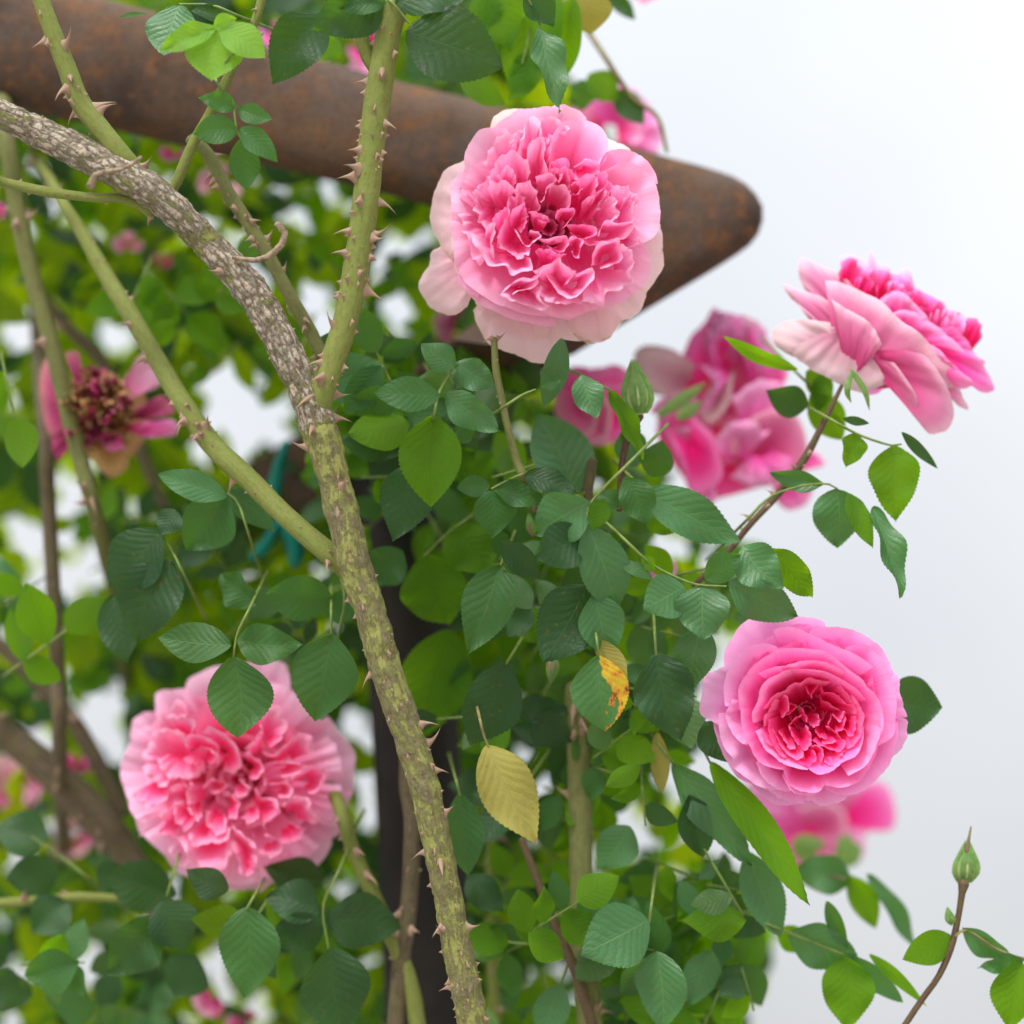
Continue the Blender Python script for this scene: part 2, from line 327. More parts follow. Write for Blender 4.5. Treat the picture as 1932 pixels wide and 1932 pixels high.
# ---------------------------------------------------------------- tubes
def tube(name, pts, mat, parent=None, seg=20, step=0.004, bumpy=0.0, bfreq=60, cap=True, flat=1.0, origin=None, seed=0.0):
    """pts: world (Vector, radius); one continuous tapered tube with rounded ends"""
    org = origin if origin is not None else (parent.location if parent else Vector((0, 0, 0)))
    data = catmull([(*p, r) for p, r in pts], 2) if False else None
    P4 = [Vector((p.x, p.y, p.z, r)) for p, r in pts]
    length = sum((P4[i + 1].xyz - P4[i].xyz).length for i in range(len(P4) - 1))
    n = max(6, min(420, int(length / step)))
    c = catmull(P4, n)
    vs_, fs, uv = [], [], []
    up = None; dist = 0; rings = []
    for i, q in enumerate(c):
        t = (c[min(i + 1, n - 1)].xyz - c[max(i - 1, 0)].xyz).normalized()
        if up is None:
            up = t.orthogonal().normalized()
        up = (up - t * up.dot(t)).normalized(); sd_ = t.cross(up)
        if i: dist += (q.xyz - c[i - 1].xyz).length
        rings.append((q.xyz, t, up.copy(), sd_, q.w, dist))
    if cap:
        a, b = rings[0], rings[-1]
        pre = [(a[0] - a[1] * a[4] * s * 0.8, a[1], a[2], a[3], a[4] * math.sqrt(max(0.0, 1 - s * s)) + 1e-5, -a[4] * s) for s in (1.0, .92, .75, .5, .25)]
        post = [(b[0] + b[1] * b[4] * s * 0.8, b[1], b[2], b[3], b[4] * math.sqrt(max(0.0, 1 - s * s)) + 1e-5, b[5] + b[4] * s) for s in (.25, .5, .75, .92, 1.0)]
        rings = pre + rings + post
    for (o, t, u_, s_, r, d) in rings:
        for k in range(seg + 1):
            a = 2 * PI * k / seg
            dr = u_ * math.cos(a) + s_ * math.sin(a)
            rr = r
            if bumpy:
                q = (o + dr * r)
                rr = r * (1 + bumpy * (nz(q.x * bfreq + seed, q.y * bfreq, q.z * bfreq) * 1.2 + 0.7 * nz(q.x * bfreq * 3.3, q.y * bfreq * 3.3 + seed, q.z * bfreq * 3.3)))
            vs_.append(o + dr * rr - org); uv.append((k / seg, d * 4))
    for i in range(len(rings) - 1):
        for k in range(seg):
            a = i * (seg + 1) + k; fs.append((a, a + seg + 1, a + seg + 2, a + 1))
    return mesh_obj(name, vs_, fs, mat, parent, uv), rings

# thorns: a long flattened base drawn up into a hooked point
def thorn_mesh(hook, sharp, fat):
    vs_, fs = [], []; H, K = 9, 8
    for i in range(H + 1):
        t = i / H; r = (1 - t) ** sharp
        cx = hook * t * t
        for k in range(K):
            a = 2 * PI * k / K
            vs_.append((cx + math.cos(a) * r * fat * (1 + 1.3 * (1 - t) ** 3), math.sin(a) * r * 0.20, t))
    for i in range(H):
        for k in range(K): fs.append((i * K + k, i * K + (k + 1) % K, (i + 1) * K + (k + 1) % K, (i + 1) * K + k))
    me = bpy.data.meshes.new('thorn'); me.from_pydata(vs_, [], fs)
    me.polygons.foreach_set('use_smooth', [True] * len(me.polygons)); me.materials.append(M_thorn); return me
THORN = [thorn_mesh(0.42, 1.1, 0.17), thorn_mesh(0.22, 1.5, 0.19), thorn_mesh(0.65, 1.0, 0.16), thorn_mesh(0.1, 0.7, 0.42)]
CAMDIR = CR @ Vector((0, 0, 1))
def thorns(parent, root, rings, count, size, rng, bunch=0.3, long_share=0.25, frm=0.0, to=1.0):
    body = [r for r in rings if r[4] > 1e-3]
    last = None
    for i in range(count):
        if last is not None and rng.random() < bunch:
            k = min(len(body) - 2, max(1, last + rng.randint(-3, 3)))
        else:
            k = int((frm + (to - frm) * rng.random()) * (len(body) - 3)) + 1
        last = k
        o, t, u_, s_, r, d = body[k]
        # mostly on the half one can see
        while True:
            a = rng.random() * 2 * PI; dr = u_ * math.cos(a) + s_ * math.sin(a)
            if dr.dot(CAMDIR) > -0.35: break
        L_ = size * .70 * (rng.uniform(0.85, 1.4) if rng.random() < long_share else rng.uniform(0.18, 0.45))
        me = rng.choice(THORN[:3]) if L_ > size * 0.35 else THORN[3]
        ob = bpy.data.objects.new('thorn', me)
        z = (dr + t * rng.uniform(-0.25, 0.15)).normalized(); x = (t * (1 if rng.random() < .8 else -1)); x = (x - z * x.dot(z)).normalized(); y = z.cross(x)
        M = Matrix((x, y, z)).transposed().to_4x4()
        M = Matrix.Translation(o + dr * r * 0.93 - root.location) @ M @ Matrix.Diagonal((L_, L_, L_, 1))
        col.objects.link(ob); ob.parent = parent; ob.matrix_basis = M
def stem_pts(tab, d, f=1.0):
    """tab rows (u, v, radius px[, extra depth])"""
    out = []
    for row in tab:
        dd = d + (row[3] if len(row) > 3 else 0)
        out.append((P(row[0], row[1], dd), row[2] * f * S0 * (FOCUS + dd) / FOCUS))
    return out

# ---------------------------------------------------------------- rusty steel arch
root = empty('steel_arch', P(780, 1932, 0.22)); tag(root, 'big rusty brown steel arch with a rounded beak-like tip, standing behind the roses', 'arch')
D = 0.14
def bent_beam(name, pairs, d, half, mat, parent, rec=0.0):
    """a heavy steel section lofted between its outer and inner edge; it turns back on itself at the tip"""
    c = catmull([(*o, *i) for o, i in pairs], 110); vs_, fs = [], []; K = 40
    for q in c:
        dd = d + rec * max(0, 1090 - q[0])
        for k in range(K):
            a = 2 * PI * k / K; ca, sa = math.cos(a), math.sin(a)
            x = math.copysign(abs(ca) ** .82, ca); z = math.copysign(abs(sa) ** .40, sa)
            u = (q[0] + q[2]) / 2 + x * (q[0] - q[2]) / 2; v = (q[1] + q[3]) / 2 + x * (q[1] - q[3]) / 2
            p = P(u, v, dd - z * half)
            p += CAMDIR * .0012 * nz(p.x * 30, p.y * 30, p.z * 30)
            vs_.append(p - parent.location)
    for i in range(len(c) - 1):
        for k in range(K): fs.append((i * K + k, i * K + (k + 1) % K, (i + 1) * K + (k + 1) % K, (i + 1) * K + k))
    fs.append(tuple(range(K))); fs.append(tuple(reversed(range((len(c) - 1) * K, len(c) * K))))
    return mesh_obj(name, vs_, fs, mat, parent)
bent_beam('beam', [((-420, -150), (-420, 80)), ((-150, -90), (-150, 155)), ((20, -45), (0, 200)), ((270, 17), (200, 242)), ((500, 84), (400, 290)), ((740, 150), (580, 330)), ((900, 190), (740, 370)), ((1080, 243), (860, 405)), ((1230, 288), (940, 440)), ((1340, 318), (975, 470)),
  ((1400, 342), (985, 485)), ((1434, 378), (992, 495)), ((1440, 412), (994, 505)), ((1422, 455), (992, 515)), ((1370, 494), (985, 530)), ((1290, 543), (960, 560)), ((1200, 597), (925, 590)), ((1080, 670), (850, 640))], .14, .036, M_rust, root)
bent_beam('brace', [((1090, 662), (856, 634)), ((980, 728), (800, 680)), ((800, 845), (680, 750)), ((560, 985), (530, 838)), ((430, 1062), (400, 910))], .143, .033, M_rust, root, .00022)
tube('post', stem_pts([(730, 840, 82), (770, 1200, 82), (795, 1600, 82), (812, 2100, 82), (830, 3300, 82)], D + .02), M_post, root, seg=32, step=0.02)
tie = empty('plant_tie', P(550, 1030, 0.16)); tag(tie, 'teal plastic tape tied round the dark steel behind the canes', 'plant tie')
tp = []
for (pts, nm) in (([(540, 838, 8), (525, 880, 12), (518, 930, 13), (530, 975, 10)], 'band'), ([(530, 975, 10), (500, 1030, 12), (478, 1052, 9)], 'loose_end'), ([(528, 975, 11), (556, 1028, 17), (556, 1062, 13)], 'loose_end')):
    tube(nm, stem_pts(pts, .165), M_tie, tie, seg=10, bumpy=0.25, bfreq=90)

# ---------------------------------------------------------------- canes
rngc = random.Random(11)
main = empty('rose_cane', P(905, 1990, 0.0)); tag(main, 'thick thorny main cane with flaking grey bark forking across the middle of the picture', 'rose cane')
ms, rg = tube('main_stem', stem_pts([(-420, 90, 26, .05), (-220, 135, 26, .03), (-60, 185, 27, .01), (0, 215, 29), (80, 252, 32), (210, 318, 34, -.005), (300, 372, 33, -.005), (380, 447, 31), (450, 520, 33), (500, 588, 34), (545, 675, 33), (580, 748, 34), (600, 800, 38)], 0.0, .94), CMAT['bark'], main, seg=40, step=0.0010, bumpy=0.11, bfreq=150)
thorns(ms, main, rg, 30, 0.0085, rngc, .2, .15)
lo, rg = tube('lower_stem', stem_pts([(592, 770, 36), (604, 815, 41), (625, 890, 36), (650, 985, 37), (668, 1060, 38), (700, 1160, 35), (728, 1260, 36), (768, 1380, 34), (800, 1480, 34), (835, 1640, 32), (858, 1760, 33), (880, 1870, 34), (905, 1990, 33)], 0.0, .85), CMAT['half'], main, seg=36, step=0.0013, bumpy=0.10, bfreq=150)
thorns(lo, main, rg, 96, 0.0090, rngc, .3, .2)
b1, rg = tube('side_stem', stem_pts([(742, 12, 26), (728, 90, 25), (712, 190, 25), (698, 300, 25), (690, 380, 25), (676, 480, 25), (656, 590, 24), (632, 670, 24), (606, 745, 24), (596, 790, 28, .004)], -0.002), CMAT['green'], main, seg=28, step=0.0016, bumpy=0.035, bfreq=110)
thorns(b1, main, rg, 90, 0.0105, rngc, .5, .22)
tube('pruned_stub', stem_pts([(706, 128, 13), (692, 100, 15), (680, 60, 13), (670, 28, 13)], 0.0), CMAT['green'], main, seg=18, bumpy=0.05)
c1, rg = tube('side_stem', stem_pts([(20, -330, 14, .03), (45, -180, 15, .01), (62, -60, 15), (78, 0, 16), (100, 62, 17), (125, 125, 18), (150, 190, 19), (190, 245, 20), (235, 300, 20), (275, 350, 20, .006)], -0.004), CMAT['green'], main, seg=24, step=0.0018, bumpy=0.03)
thorns(c1, main, rg, 42, 0.0095, rngc, .5, .3)
d1, rg = tube('side_stem', stem_pts([(60, 290, 12, .13), (92, 335, 12, .10), (120, 385, 13, .07), (155, 440, 15, .065), (200, 520, 18, .055), (250, 600, 20, .045), (300, 685, 21, .035), (345, 760, 22, .025), (400, 838, 24, .02), (470, 905, 24, .012), (540, 975, 23, .006), (610, 1035, 24, .002), (655, 1068, 30, .004)], 0.01, .86), CMAT['green'], main, seg=24, step=0.002, bumpy=0.04)
thorns(d1, main, rg, 55, 0.0085, rngc, .4, .25)
f1, rg = tube('side_stem', stem_pts([(-300, 300, 7, .04), (-40, 330, 8), (0, 342, 9), (90, 362, 10), (170, 372, 9), (240, 376, 10), (285, 398, 13)], 0.0), CMAT['green'], main, seg=16, bumpy=0.03)
thorns(f1, main, rg, 26, 0.0055, rngc, .4, .3)
tube('dry_tendril', stem_pts([(440, 486, 4), (480, 491, 5), (508, 483, 6), (531, 462, 6.5), (538, 440, 6), (524, 424, 7)], -0.008), M_twig, main, seg=12, bumpy=0.1)
tube('dry_tendril', stem_pts([(172, 350, 9), (176, 332, 6), (200, 324, 5), (235, 318, 4), (266, 297, 3.5)], -0.026), M_twig, main, seg=12, bumpy=0.12)
def cane(label, tab, d, mat, nth=20, size=.009, group=None):
    e = empty('rose_cane', P(tab[-1][0], tab[-1][1], d + (tab[-1][3] if len(tab[-1]) > 3 else 0))); tag(e, label, 'rose cane', group)
    s, rg = tube('stem', stem_pts(tab, d), CMAT[mat], e, seg=20, step=0.003, bumpy=0.05, bfreq=90)
    if nth: thorns(s, e, rg, nth, size, rngc, .3, .5)
    return e
cane('slim olive cane passing behind the main cane, between it and the thorny upright stem', [(360, 265, 11), (392, 290, 12), (430, 362, 13), (470, 425, 13), (505, 480, 13), (548, 560, 13), (580, 615, 13), (605, 665, 13)], .03, 'olive', 26, .007)
cane('short thin stalk rising beneath the bright five-leaf sprig in front of the beam', [(500, -30, 9), (485, 30, 8), (460, 80, 8), (428, 150, 9), (392, 220, 9), (360, 280, 10), (335, 340, 10), (320, 365, 9)], .012, 'green', 10, .005)
cane('blurred green cane hanging in front of the faded magenta rose', [(-10, -40, 15, .12), (-4, 90, 16, .06), (10, 230, 17), (30, 380, 16), (60, 520, 16), (95, 640, 16), (120, 740, 17), (150, 860, 16), (175, 950, 15), (200, 1050, 14, .03), (225, 1160, 13, .10), (240, 1300, 12, .2)], .10, 'olive', 26, .010)
cane('dim brown upright cane at far left below the faded rose', [(60, 480, 13, .14), (72, 640, 14, .08), (85, 820, 14), (92, 960, 14), (100, 1100, 14), (108, 1250, 14), (112, 1400, 14), (118, 1600, 13, .1)], .13, 'brown', 4)
cane('grey lichen-covered thick cane, blurred, leaning down to the lower left rose', [(-300, 1180, 26, .05), (-60, 1340, 27), (30, 1400, 28), (110, 1470, 32), (190, 1550, 34), (260, 1640, 26), (300, 1720, 20)], .17, 'brown', 8)
cane('dark diagonal cane crossing above the lichen-covered one at the left edge', [(-30, 1190, 14), (60, 1275, 15), (130, 1350, 16), (180, 1430, 16), (230, 1530, 16)], .19, 'brown', 5)
cane('thin yellow-green shoot running level at the lower left edge', [(-40, 1706, 9), (60, 1700, 9), (150, 1692, 9), (230, 1695, 8), (310, 1690, 7)], .10, 'green', 6)
cane('blurred brown cane just behind the lower end of the main cane', [(770, 1380, 15), (768, 1480, 15), (778, 1560, 16), (772, 1700, 17), (755, 1830, 17), (745, 1960, 17)], .07, 'brown', 12)
cane('upright brown thorny cane right of the main cane under the leaves', [(1085, 1300, 20), (1090, 1400, 21), (1095, 1520, 22), (1096, 1640, 22), (1100, 1780, 23), (1115, 1960, 24)], .06, 'olive', 22, .011)
cane('green arching cane emerging beneath the lower left rose', [(560, 1380, 11, .16), (600, 1440, 12, .08), (640, 1520, 13), (665, 1600, 14), (700, 1680, 15), (745, 1780, 16), (775, 1860, 16), (792, 1970, 17)], .07, 'green', 10)
cane('thin red-brown shoot below the fallen-looking yellow leaf', [(985, 1585, 7), (1010, 1650, 8), (1040, 1730, 9), (1080, 1820, 10), (1120, 1940, 10)], .05, 'red', 0)
cane('faint olive cane running through the left foliage above the faded rose', [(80, 560, 12), (130, 620, 12), (190, 680, 12), (230, 760, 12), (270, 860, 11), (310, 960, 11)], .20, 'brown', 5)
cane('slim green cane leaning in shade at the bottom centre', [(930, 1540, 9), (925, 1700, 11), (935, 1960, 12)], .14, 'green', 4)
cane('dark red arching stem carrying the side-facing rose at the right', [(1588, 728, 4), (1570, 765, 5), (1545, 815, 6.5), (1515, 870, 8), (1470, 930, 7), (1415, 990, 6), (1370, 1045, 6), (1310, 1105, 6)], .045, 'red', 14, .006)
cane('green stem under the big top rose', [(932, 640, 6), (936, 700, 7), (946, 750, 7), (960, 815, 7), (976, 872, 8), (990, 905, 9), (1010, 960, 8, .03)], .018, 'olive', 8, .005)
cane('broken dead cane stub among the leaves beneath the green bud', [(1118, 870, 9), (1112, 905, 11), (1110, 935, 10), (1130, 985, 9)], .045, 'brown', 3, .006)

# ---------------------------------------------------------------- leaves
def leaf_mesh(seed, LN=42, WN=8):
    r = random.Random(seed)
    fold = r.uniform(-.02, .32); droop = r.uniform(-.08, .28); wavy = r.uniform(.01, .085); wf = r.uniform(2.2, 4.5); ph = r.random() * 6
    bend = r.uniform(-.09, .09); pk = r.uniform(.38, .48); tipw = r.uniform(.9, 1.5); tw = r.uniform(-.12, .12); be = r.uniform(.62, .80); te = r.uniform(.85, 1.12)
    vs_, fs, uv = [], [], []
    for j in range(LN + 1):
        t = j / LN
        # ovate outline with a drawn-out tip
        if t < pk: w = math.sin(t / pk * PI / 2) ** be
        else: w = math.cos((t - pk) / (1 - pk) * PI / 2) ** te
        if t > .85: w *= 1 - (t - .85) * 1.4 * (tipw - .8)
        teeth = (j % 2) * (0.042 if LN > 20 else 0) * (1 if .06 < t < .97 else 0)
        for i in range(WN + 1):
            s = (i / WN - .5) * 2
            ww = w * .5 * (1 + (teeth if abs(s) > .99 else 0))
            x = s * ww; y = t + (teeth * .25 if abs(s) > .99 else 0)
            z = fold * abs(s) ** 1.15 * w * .5 - droop * (t - .4) ** 2 * 1.6 + wavy * math.sin(wf * PI * t + ph + (1.5 if s > 0 else 0)) * abs(s) ** 1.5
            q = abs((((t - abs(s) * .25) * 9) % 1) - .5)
            z += .002 * q * (1 - abs(s)) * 2 * (abs(s) > .01) + tw * s * ww * (t - .3)
            vs_.append((x + bend * math.sin(PI * t), y, z)); uv.append((s * .5 + .5, t))
    for j in range(LN):
        for i in range(WN):
            a = j * (WN + 1) + i; fs.append((a, a + 1, a + WN + 2, a + WN + 1))
    me = bpy.data.meshes.new('leaflet'); me.from_pydata(vs_, [], fs)
    ul = me.uv_layers.new(name='UVMap'); vi = [0] * len(me.loops); me.loops.foreach_get('vertex_index', vi)
    fl = []
    for k in vi: fl += uv[k]
    ul.data.foreach_set('uv', fl)
    me.polygons.foreach_set('use_smooth', [True] * len(me.polygons)); me.materials.append(LM['mid']); me.update(); return me
LEAF = [leaf_mesh(i + 3) for i in range(18)]
LEAF_LO = [leaf_mesh(i + 40, 14, 4) for i in range(5)]
CR4 = CR.to_4x4()
def leaflet(root, base, tip, width, kind, roll=0.0, flip=False, lo=False, rng=R):
    """base, tip: points in camera axes; width in metres; parented to root (world axes, no rotation)"""
    y = (tip - base); Ln = y.length; y.normalize()
    side = y.cross(Vector((0, 0, 1))).normalized()
    nrm = side.cross(y)
    if nrm.z < 0: side = -side; nrm = -nrm
    side = (side * math.cos(roll) + nrm * math.sin(roll)).normalized()
    nrm = side.cross(y).normalized()
    if (nrm.z < 0) != flip: side = -side; nrm = -nrm
    M = Matrix((side, y, nrm)).transposed().to_4x4()
    M = Matrix.Translation(base) @ M @ Matrix.Diagonal((width, Ln, (width + Ln) / 2, 1))
    ob = bpy.data.objects.new('leaflet', rng.choice(LEAF_LO if lo else LEAF))
    ob.material_slots  # the slot is filled per object
    col.objects.link(ob)
    if root: ob.parent = root
    ob.matrix_basis = Matrix.Translation(-(root.location if root else Vector())) @ CM @ M
    ob.material_slots[0].link = 'OBJECT'; ob.material_slots[0].material = LM[kind]
    return ob
def spray(label, d, stalk, leaves, sw=2.5, mat=None, group=None, stamp=0.5):
    bu, bv = (stalk[0][0], stalk[0][1]) if stalk else leaves[0][:2]
    e = empty('leaf_spray', P(bu, bv, d)); tag(e, label, 'rose leaves', group)
    if stalk:
        a0, b0 = stalk[0], stalk[1]; n = len(stalk); ex = 1.0 if label.startswith(('single', 'backlit', 'leaves branching')) else 1.6
        back = P(a0[0] + (a0[0] - b0[0]) * ex, a0[1] + (a0[1] - b0[1]) * ex, d + .055)
        tube('stalk', [(back, sw * 1.3 * S0)] + stem_pts([(q[0], q[1], sw * (1.15 - .5 * i / n)) for i, q in enumerate(stalk)], d + .001), mat or M_stalk, e, seg=8, step=.004)
    for q in leaves:
        u0, v0, u1, v1, w, kind = q[:6]; opt = q[6] if len(q) > 6 else {}
        Lpx = math.hypot(u1 - u0, v1 - v0)
        dd = d + opt.get('d', R.uniform(-.002, .004))
        tilt = opt.get('tilt', R.uniform(-.35, .35)) * Lpx * S0
        a = C3(u0, v0, dd); b = C3(u1, v1, dd + tilt)
        roll = opt.get('roll', R.uniform(-.4, .4))
        k = (FOCUS + dd) / FOCUS * S0
        leaflet(e, a, b, w * k / max(.6, math.cos(roll)) * 1.03, kind, roll, opt.get('flip', False))
    return e
F = {'flip': True}
spray('sprig of five small green leaflets before the beam, left of the upright stem', -.012, [(412, 158), (425, 178), (440, 200), (446, 245), (455, 262)],
  [(446, 202, 374, 184, 38, 'mid'), (448, 204, 513, 224, 38, 'mid'), (449, 245, 364, 252, 56, 'mid'), (452, 240, 524, 302, 46, 'mid'), (455, 262, 466, 360, 56, 'mid')])
spray('bright lime-green fresh leaf group at the top, over the beam', -.016, [(455, 92), (430, 110), (418, 135), (410, 158)],
  [(404, 52, 400, 154, 104, 'fresh', {'roll': .05}), (408, 50, 300, 96, 46, 'fresh'), (414, 50, 500, 104, 64, 'fresh'), (403, 50, 446, 34, 36, 'fresh')])
spray('pair of darker leaves just behind the lime-green group at the top left', .0, [(450, 30), (400, 10), (340, 8)],
  [(338, 8, 308, 104, 92, 'blue', {'d': .006}), (360, 18, 455, 34, 30, 'dark'), (275, 25, 225, 30, 10, 'mid')])
spray('glossy dark leaf hanging at the top over the upper edge of the beam', .02, [(640, 5), (622, 30)],
  [(612, 25, 516, 156, 98, 'dark', {'roll': .2}), (640, 75, 600, 110, 60, 'lit', {'d': .05})])
spray('large sharp dark leaves at the top touching the head of the thorny upright stem', -.012, [(735, 0), (755, 22), (772, 44)],
  [(766, 58, 947, 128, 142, 'dark', {'roll': .1, 'tilt': .1}), (728, 6, 588, 58, 92, 'dark'), (745, 4, 900, -18, 80, 'dark'), (730, 4, 640, 16, 40, 'mid')])
spray('narrow folded blue-green leaf hanging straight above the big top rose', .012, [(985, -20), (1008, 20), (1020, 52)],
  [(1020, 48, 1062, 206, 62, 'blue', {'roll': .5}), (995, -30, 1046, 50, 62, 'dark')])
spray('backlit yellow-green leaves at the top beside the open sky', .055, [(1010, -40), (1000, 60), (985, 120)],
  [(905, -20, 965, 95, 95, 'lit'), (990, 30, 985, 192, 84, 'lit'), (1080, -5, 1064, 150, 62, 'lit'), (1100, -20, 1116, 66, 84, 'yellow'), (870, 150, 955, 196, 50, 'lit'), (1020, 85, 960, 190, 60, 'lit'), (940, -10, 900, 70, 60, 'lit'), (1010, -30, 1050, 90, 70, 'lit'), (940, 110, 880, 60, 60, 'mid')])
spray('blurred leaves hanging against the sky above the beam, right of the big top rose', .12, [(1130, 90), (1190, 180), (1240, 220), (1258, 285)],
  [(1110, 140, 1165, 190, 60, 'lit'), (1160, 170, 1215, 235, 50, 'dark'), (1100, 150, 1095, 210, 50, 'mid'), (1140, -20, 1200, 38, 30, 'dark')], sw=5, mat=M_redstalk)
spray('five leaflets, one large and bright green, left of the stem under the top rose', -.006, [(818, 785), (828, 742), (846, 708), (862, 684)],
  [(832, 745, 708, 737, 64, 'mid'), (858, 694, 794, 648, 54, 'mid'), (864, 684, 938, 730, 58, 'blue'), (838, 742, 942, 814, 62, 'blue'), (818, 782, 812, 957, 114, 'lit', {'roll': 0, 'tilt': 0})])
spray('pale toothed leaflets hanging below the big top rose', -.004, [(955, 765), (985, 745), (1010, 735)],
  [(1062, 640, 1028, 776, 48, 'blue', {'roll': .3}), (1096, 706, 1126, 790, 58, 'blue'), (1020, 728, 1058, 716, 26, 'mid')])
spray('bright young leaf blade rising beside the green bud', .012, [(1120, 720), (1150, 735)],
  [(1150, 736, 1216, 866, 36, 'lit', {'roll': .4}), (1175, 840, 1196, 770, 26, 'mid', {'d': .02})])
spray('broad blurred green leaves behind the fork of the main cane', .035, [(668, 745), (690, 715), (715, 692)],
  [(600, 740, 722, 690, 90, 'blue'), (600, 690, 640, 620, 60, 'mid'), (720, 690, 650, 780, 60, 'mid'), (645, 828, 758, 856, 54, 'dark')])
spray('shaded leaves right of the main cane below its fork', .02, [(800, 850), (780, 875), (765, 890)],
  [(772, 878, 742, 1022, 98, 'dark'), (830, 900, 900, 850, 60, 'lit', {'d': .04}), (870, 860, 925, 925, 80, 'lit', {'d': .05}), (890, 830, 860, 800, 40, 'mid')])
spray('three leaflets spreading under the foot of the big top rose stem', .012, [(985, 895), (960, 905), (928, 922)],
  [(926, 926, 930, 1016, 78, 'mid'), (930, 918, 1040, 945, 48, 'mid'), (925, 915, 862, 920, 40, 'mid'), (990, 895, 1090, 930, 50, 'dark')])
spray('sharp pale-veined leaves in the centre, the lowest one long and pointed', -.012, [(1180, 880), (1130, 930), (1108, 960), (1110, 990)],
  [(1112, 948, 1006, 1010, 98, 'blue', {'roll': .1}), (1108, 990, 1168, 1162, 92, 'blue', {'roll': .1}), (1108, 1015, 1008, 1052, 86, 'dark', {'d': .006}), (1140, 940, 1120, 1000, 40, 'lit')])
spray('dark leaf pair under the pale-veined centre leaves', .002, [(1110, 1090), (1108, 1110)],
  [(1108, 1104, 1024, 1250, 118, 'dark', {'d': .006, 'roll': .05}), (1122, 1118, 1152, 1240, 86, 'blue', {'d': -.002}), (945, 1020, 1018, 1092, 52, 'dark')])
spray('single pointed mid-green leaf hanging in the centre left of the dark pair', .01, [(960, 1030), (945, 1065)],
  [(945, 1062, 884, 1234, 96, 'mid', {'roll': .1})])
spray('large round yellow-green leaves in shade right of the main cane', .06, [(880, 980), (840, 1010), (800, 1050)],
  [(805, 1046, 845, 1182, 122, 'lit'), (850, 990, 925, 1082, 104, 'lit'), (850, 1190, 800, 1400, 132, 'lit', {'d': .02}), (760, 1040, 700, 1100, 80, 'mid')])
spray('dark oval leaf hanging below the centre, upper right of the yellow leaf', .022, [(975, 1220), (955, 1252)],
  [(955, 1250, 892, 1412, 106, 'dark'), (1000, 1360, 1080, 1400, 70, 'dark', {'d': .03}), (965, 1340, 1080, 1340, 50, 'dark', {'d': .03})])
spray('leaf with an orange and yellow diseased patch in the lower centre', -.002, [(1125, 1200), (1130, 1235)],
  [(1128, 1236, 1142, 1382, 106, 'blotched', {'roll': 0}), (1124, 1206, 1186, 1290, 44, 'yellow', {'d': .008})])
spray('big dark-green drooping leaf left of the lower right rose', .0, [(1235, 1190), (1238, 1235)],
  [(1238, 1232, 1290, 1402, 112, 'dark', {'roll': .1}), (1325, 1180, 1305, 1302, 78, 'blue', {'d': .004})])
spray('fan of toothed leaves above the lower right rose', -.006, [(1170, 1010), (1230, 1065), (1290, 1095), (1322, 1104), (1370, 1106)],
  [(1292, 1106, 1214, 1150, 84, 'blue'), (1325, 1100, 1328, 1208, 98, 'blue', {'roll': 0}), (1376, 1098, 1508, 1166, 80, 'blue'), (1400, 1030, 1478, 1110, 84, 'blue', {'d': .006}), (1330, 1092, 1398, 1046, 56, 'mid'), (1450, 1034, 1534, 1132, 60, 'lit', {'d': .012}), (1235, 1075, 1210, 1050, 24, 'lit'), (1170, 1060, 1230, 1090, 26, 'mid')])
spray('long leaf and two rounded ones sweeping right under the blurred roses', .012, [(1190, 900), (1210, 920)],
  [(1210, 925, 1402, 1022, 84, 'blue', {'roll': .2}), (1178, 900, 1226, 990, 66, 'mid', {'d': -.008}), (1230, 955, 1270, 1010, 50, 'lit', {'d': .02}), (1165, 960, 1125, 930, 44, 'mid')])
spray('large out-of-focus grey-green leaf below the pink blurred rose in the centre', .045, [(1090, 935), (1080, 920)],
  [(1085, 935, 1015, 780, 112, 'blue'), (1200, 880, 1180, 800, 60, 'blue'), (1230, 900, 1250, 830, 60, 'mid')])
spray('leaflets on the arching stem under the blurred roses at the right', .03, [(1405, 985), (1450, 940), (1500, 920), (1555, 912), (1580, 922)],
  [(1556, 912, 1452, 890, 38, 'blue'), (1578, 922, 1580, 1036, 100, 'blue', {'roll': 0, 'd': 0}), (1600, 930, 1648, 1034, 40, 'lit')])
spray('backlit oval green leaf and a narrow hanging one alone against the sky at the right', .028, [(1565, 790), (1620, 820), (1680, 840), (1700, 838)],
  [(1692, 838, 1692, 984, 92, 'lit', {'roll': 0}), (1622, 818, 1598, 882, 48, 'lit'), (1648, 955, 1706, 1124, 48, 'blue', {'roll': .5}), (1700, 815, 1768, 884, 22, 'dark'), (1590, 790, 1640, 800, 16, 'dark')])
spray('lime leaves in shadow beneath the side-facing rose', .07, [(1500, 700), (1540, 740), (1590, 800)],
  [(1524, 768, 1446, 738, 58, 'dark', {'d': -.01}), (1506, 700, 1362, 640, 26, 'lit', {'d': -.02, 'roll': .6}), (1520, 700, 1570, 750, 50, 'lit'), (1530, 740, 1590, 830, 66, 'lit'), (1560, 700, 1540, 780, 40, 'lit')])
spray('dark-green half-hidden leaf sticking out right of the lower right rose', .035, [(1560, 1300), (1620, 1306), (1672, 1312)],
  [(1672, 1312, 1780, 1334, 104, 'dark', {'roll': .1, 'tilt': 0})])
spray('leaf group below the left side branch, beside the fork with the main cane', .03, [(470, 1010), (450, 950), (430, 930)],
  [(428, 938, 298, 894, 54, 'blue'), (425, 928, 352, 1036, 100, 'mid'), (430, 926, 520, 1004, 54, 'blue')], group=None)
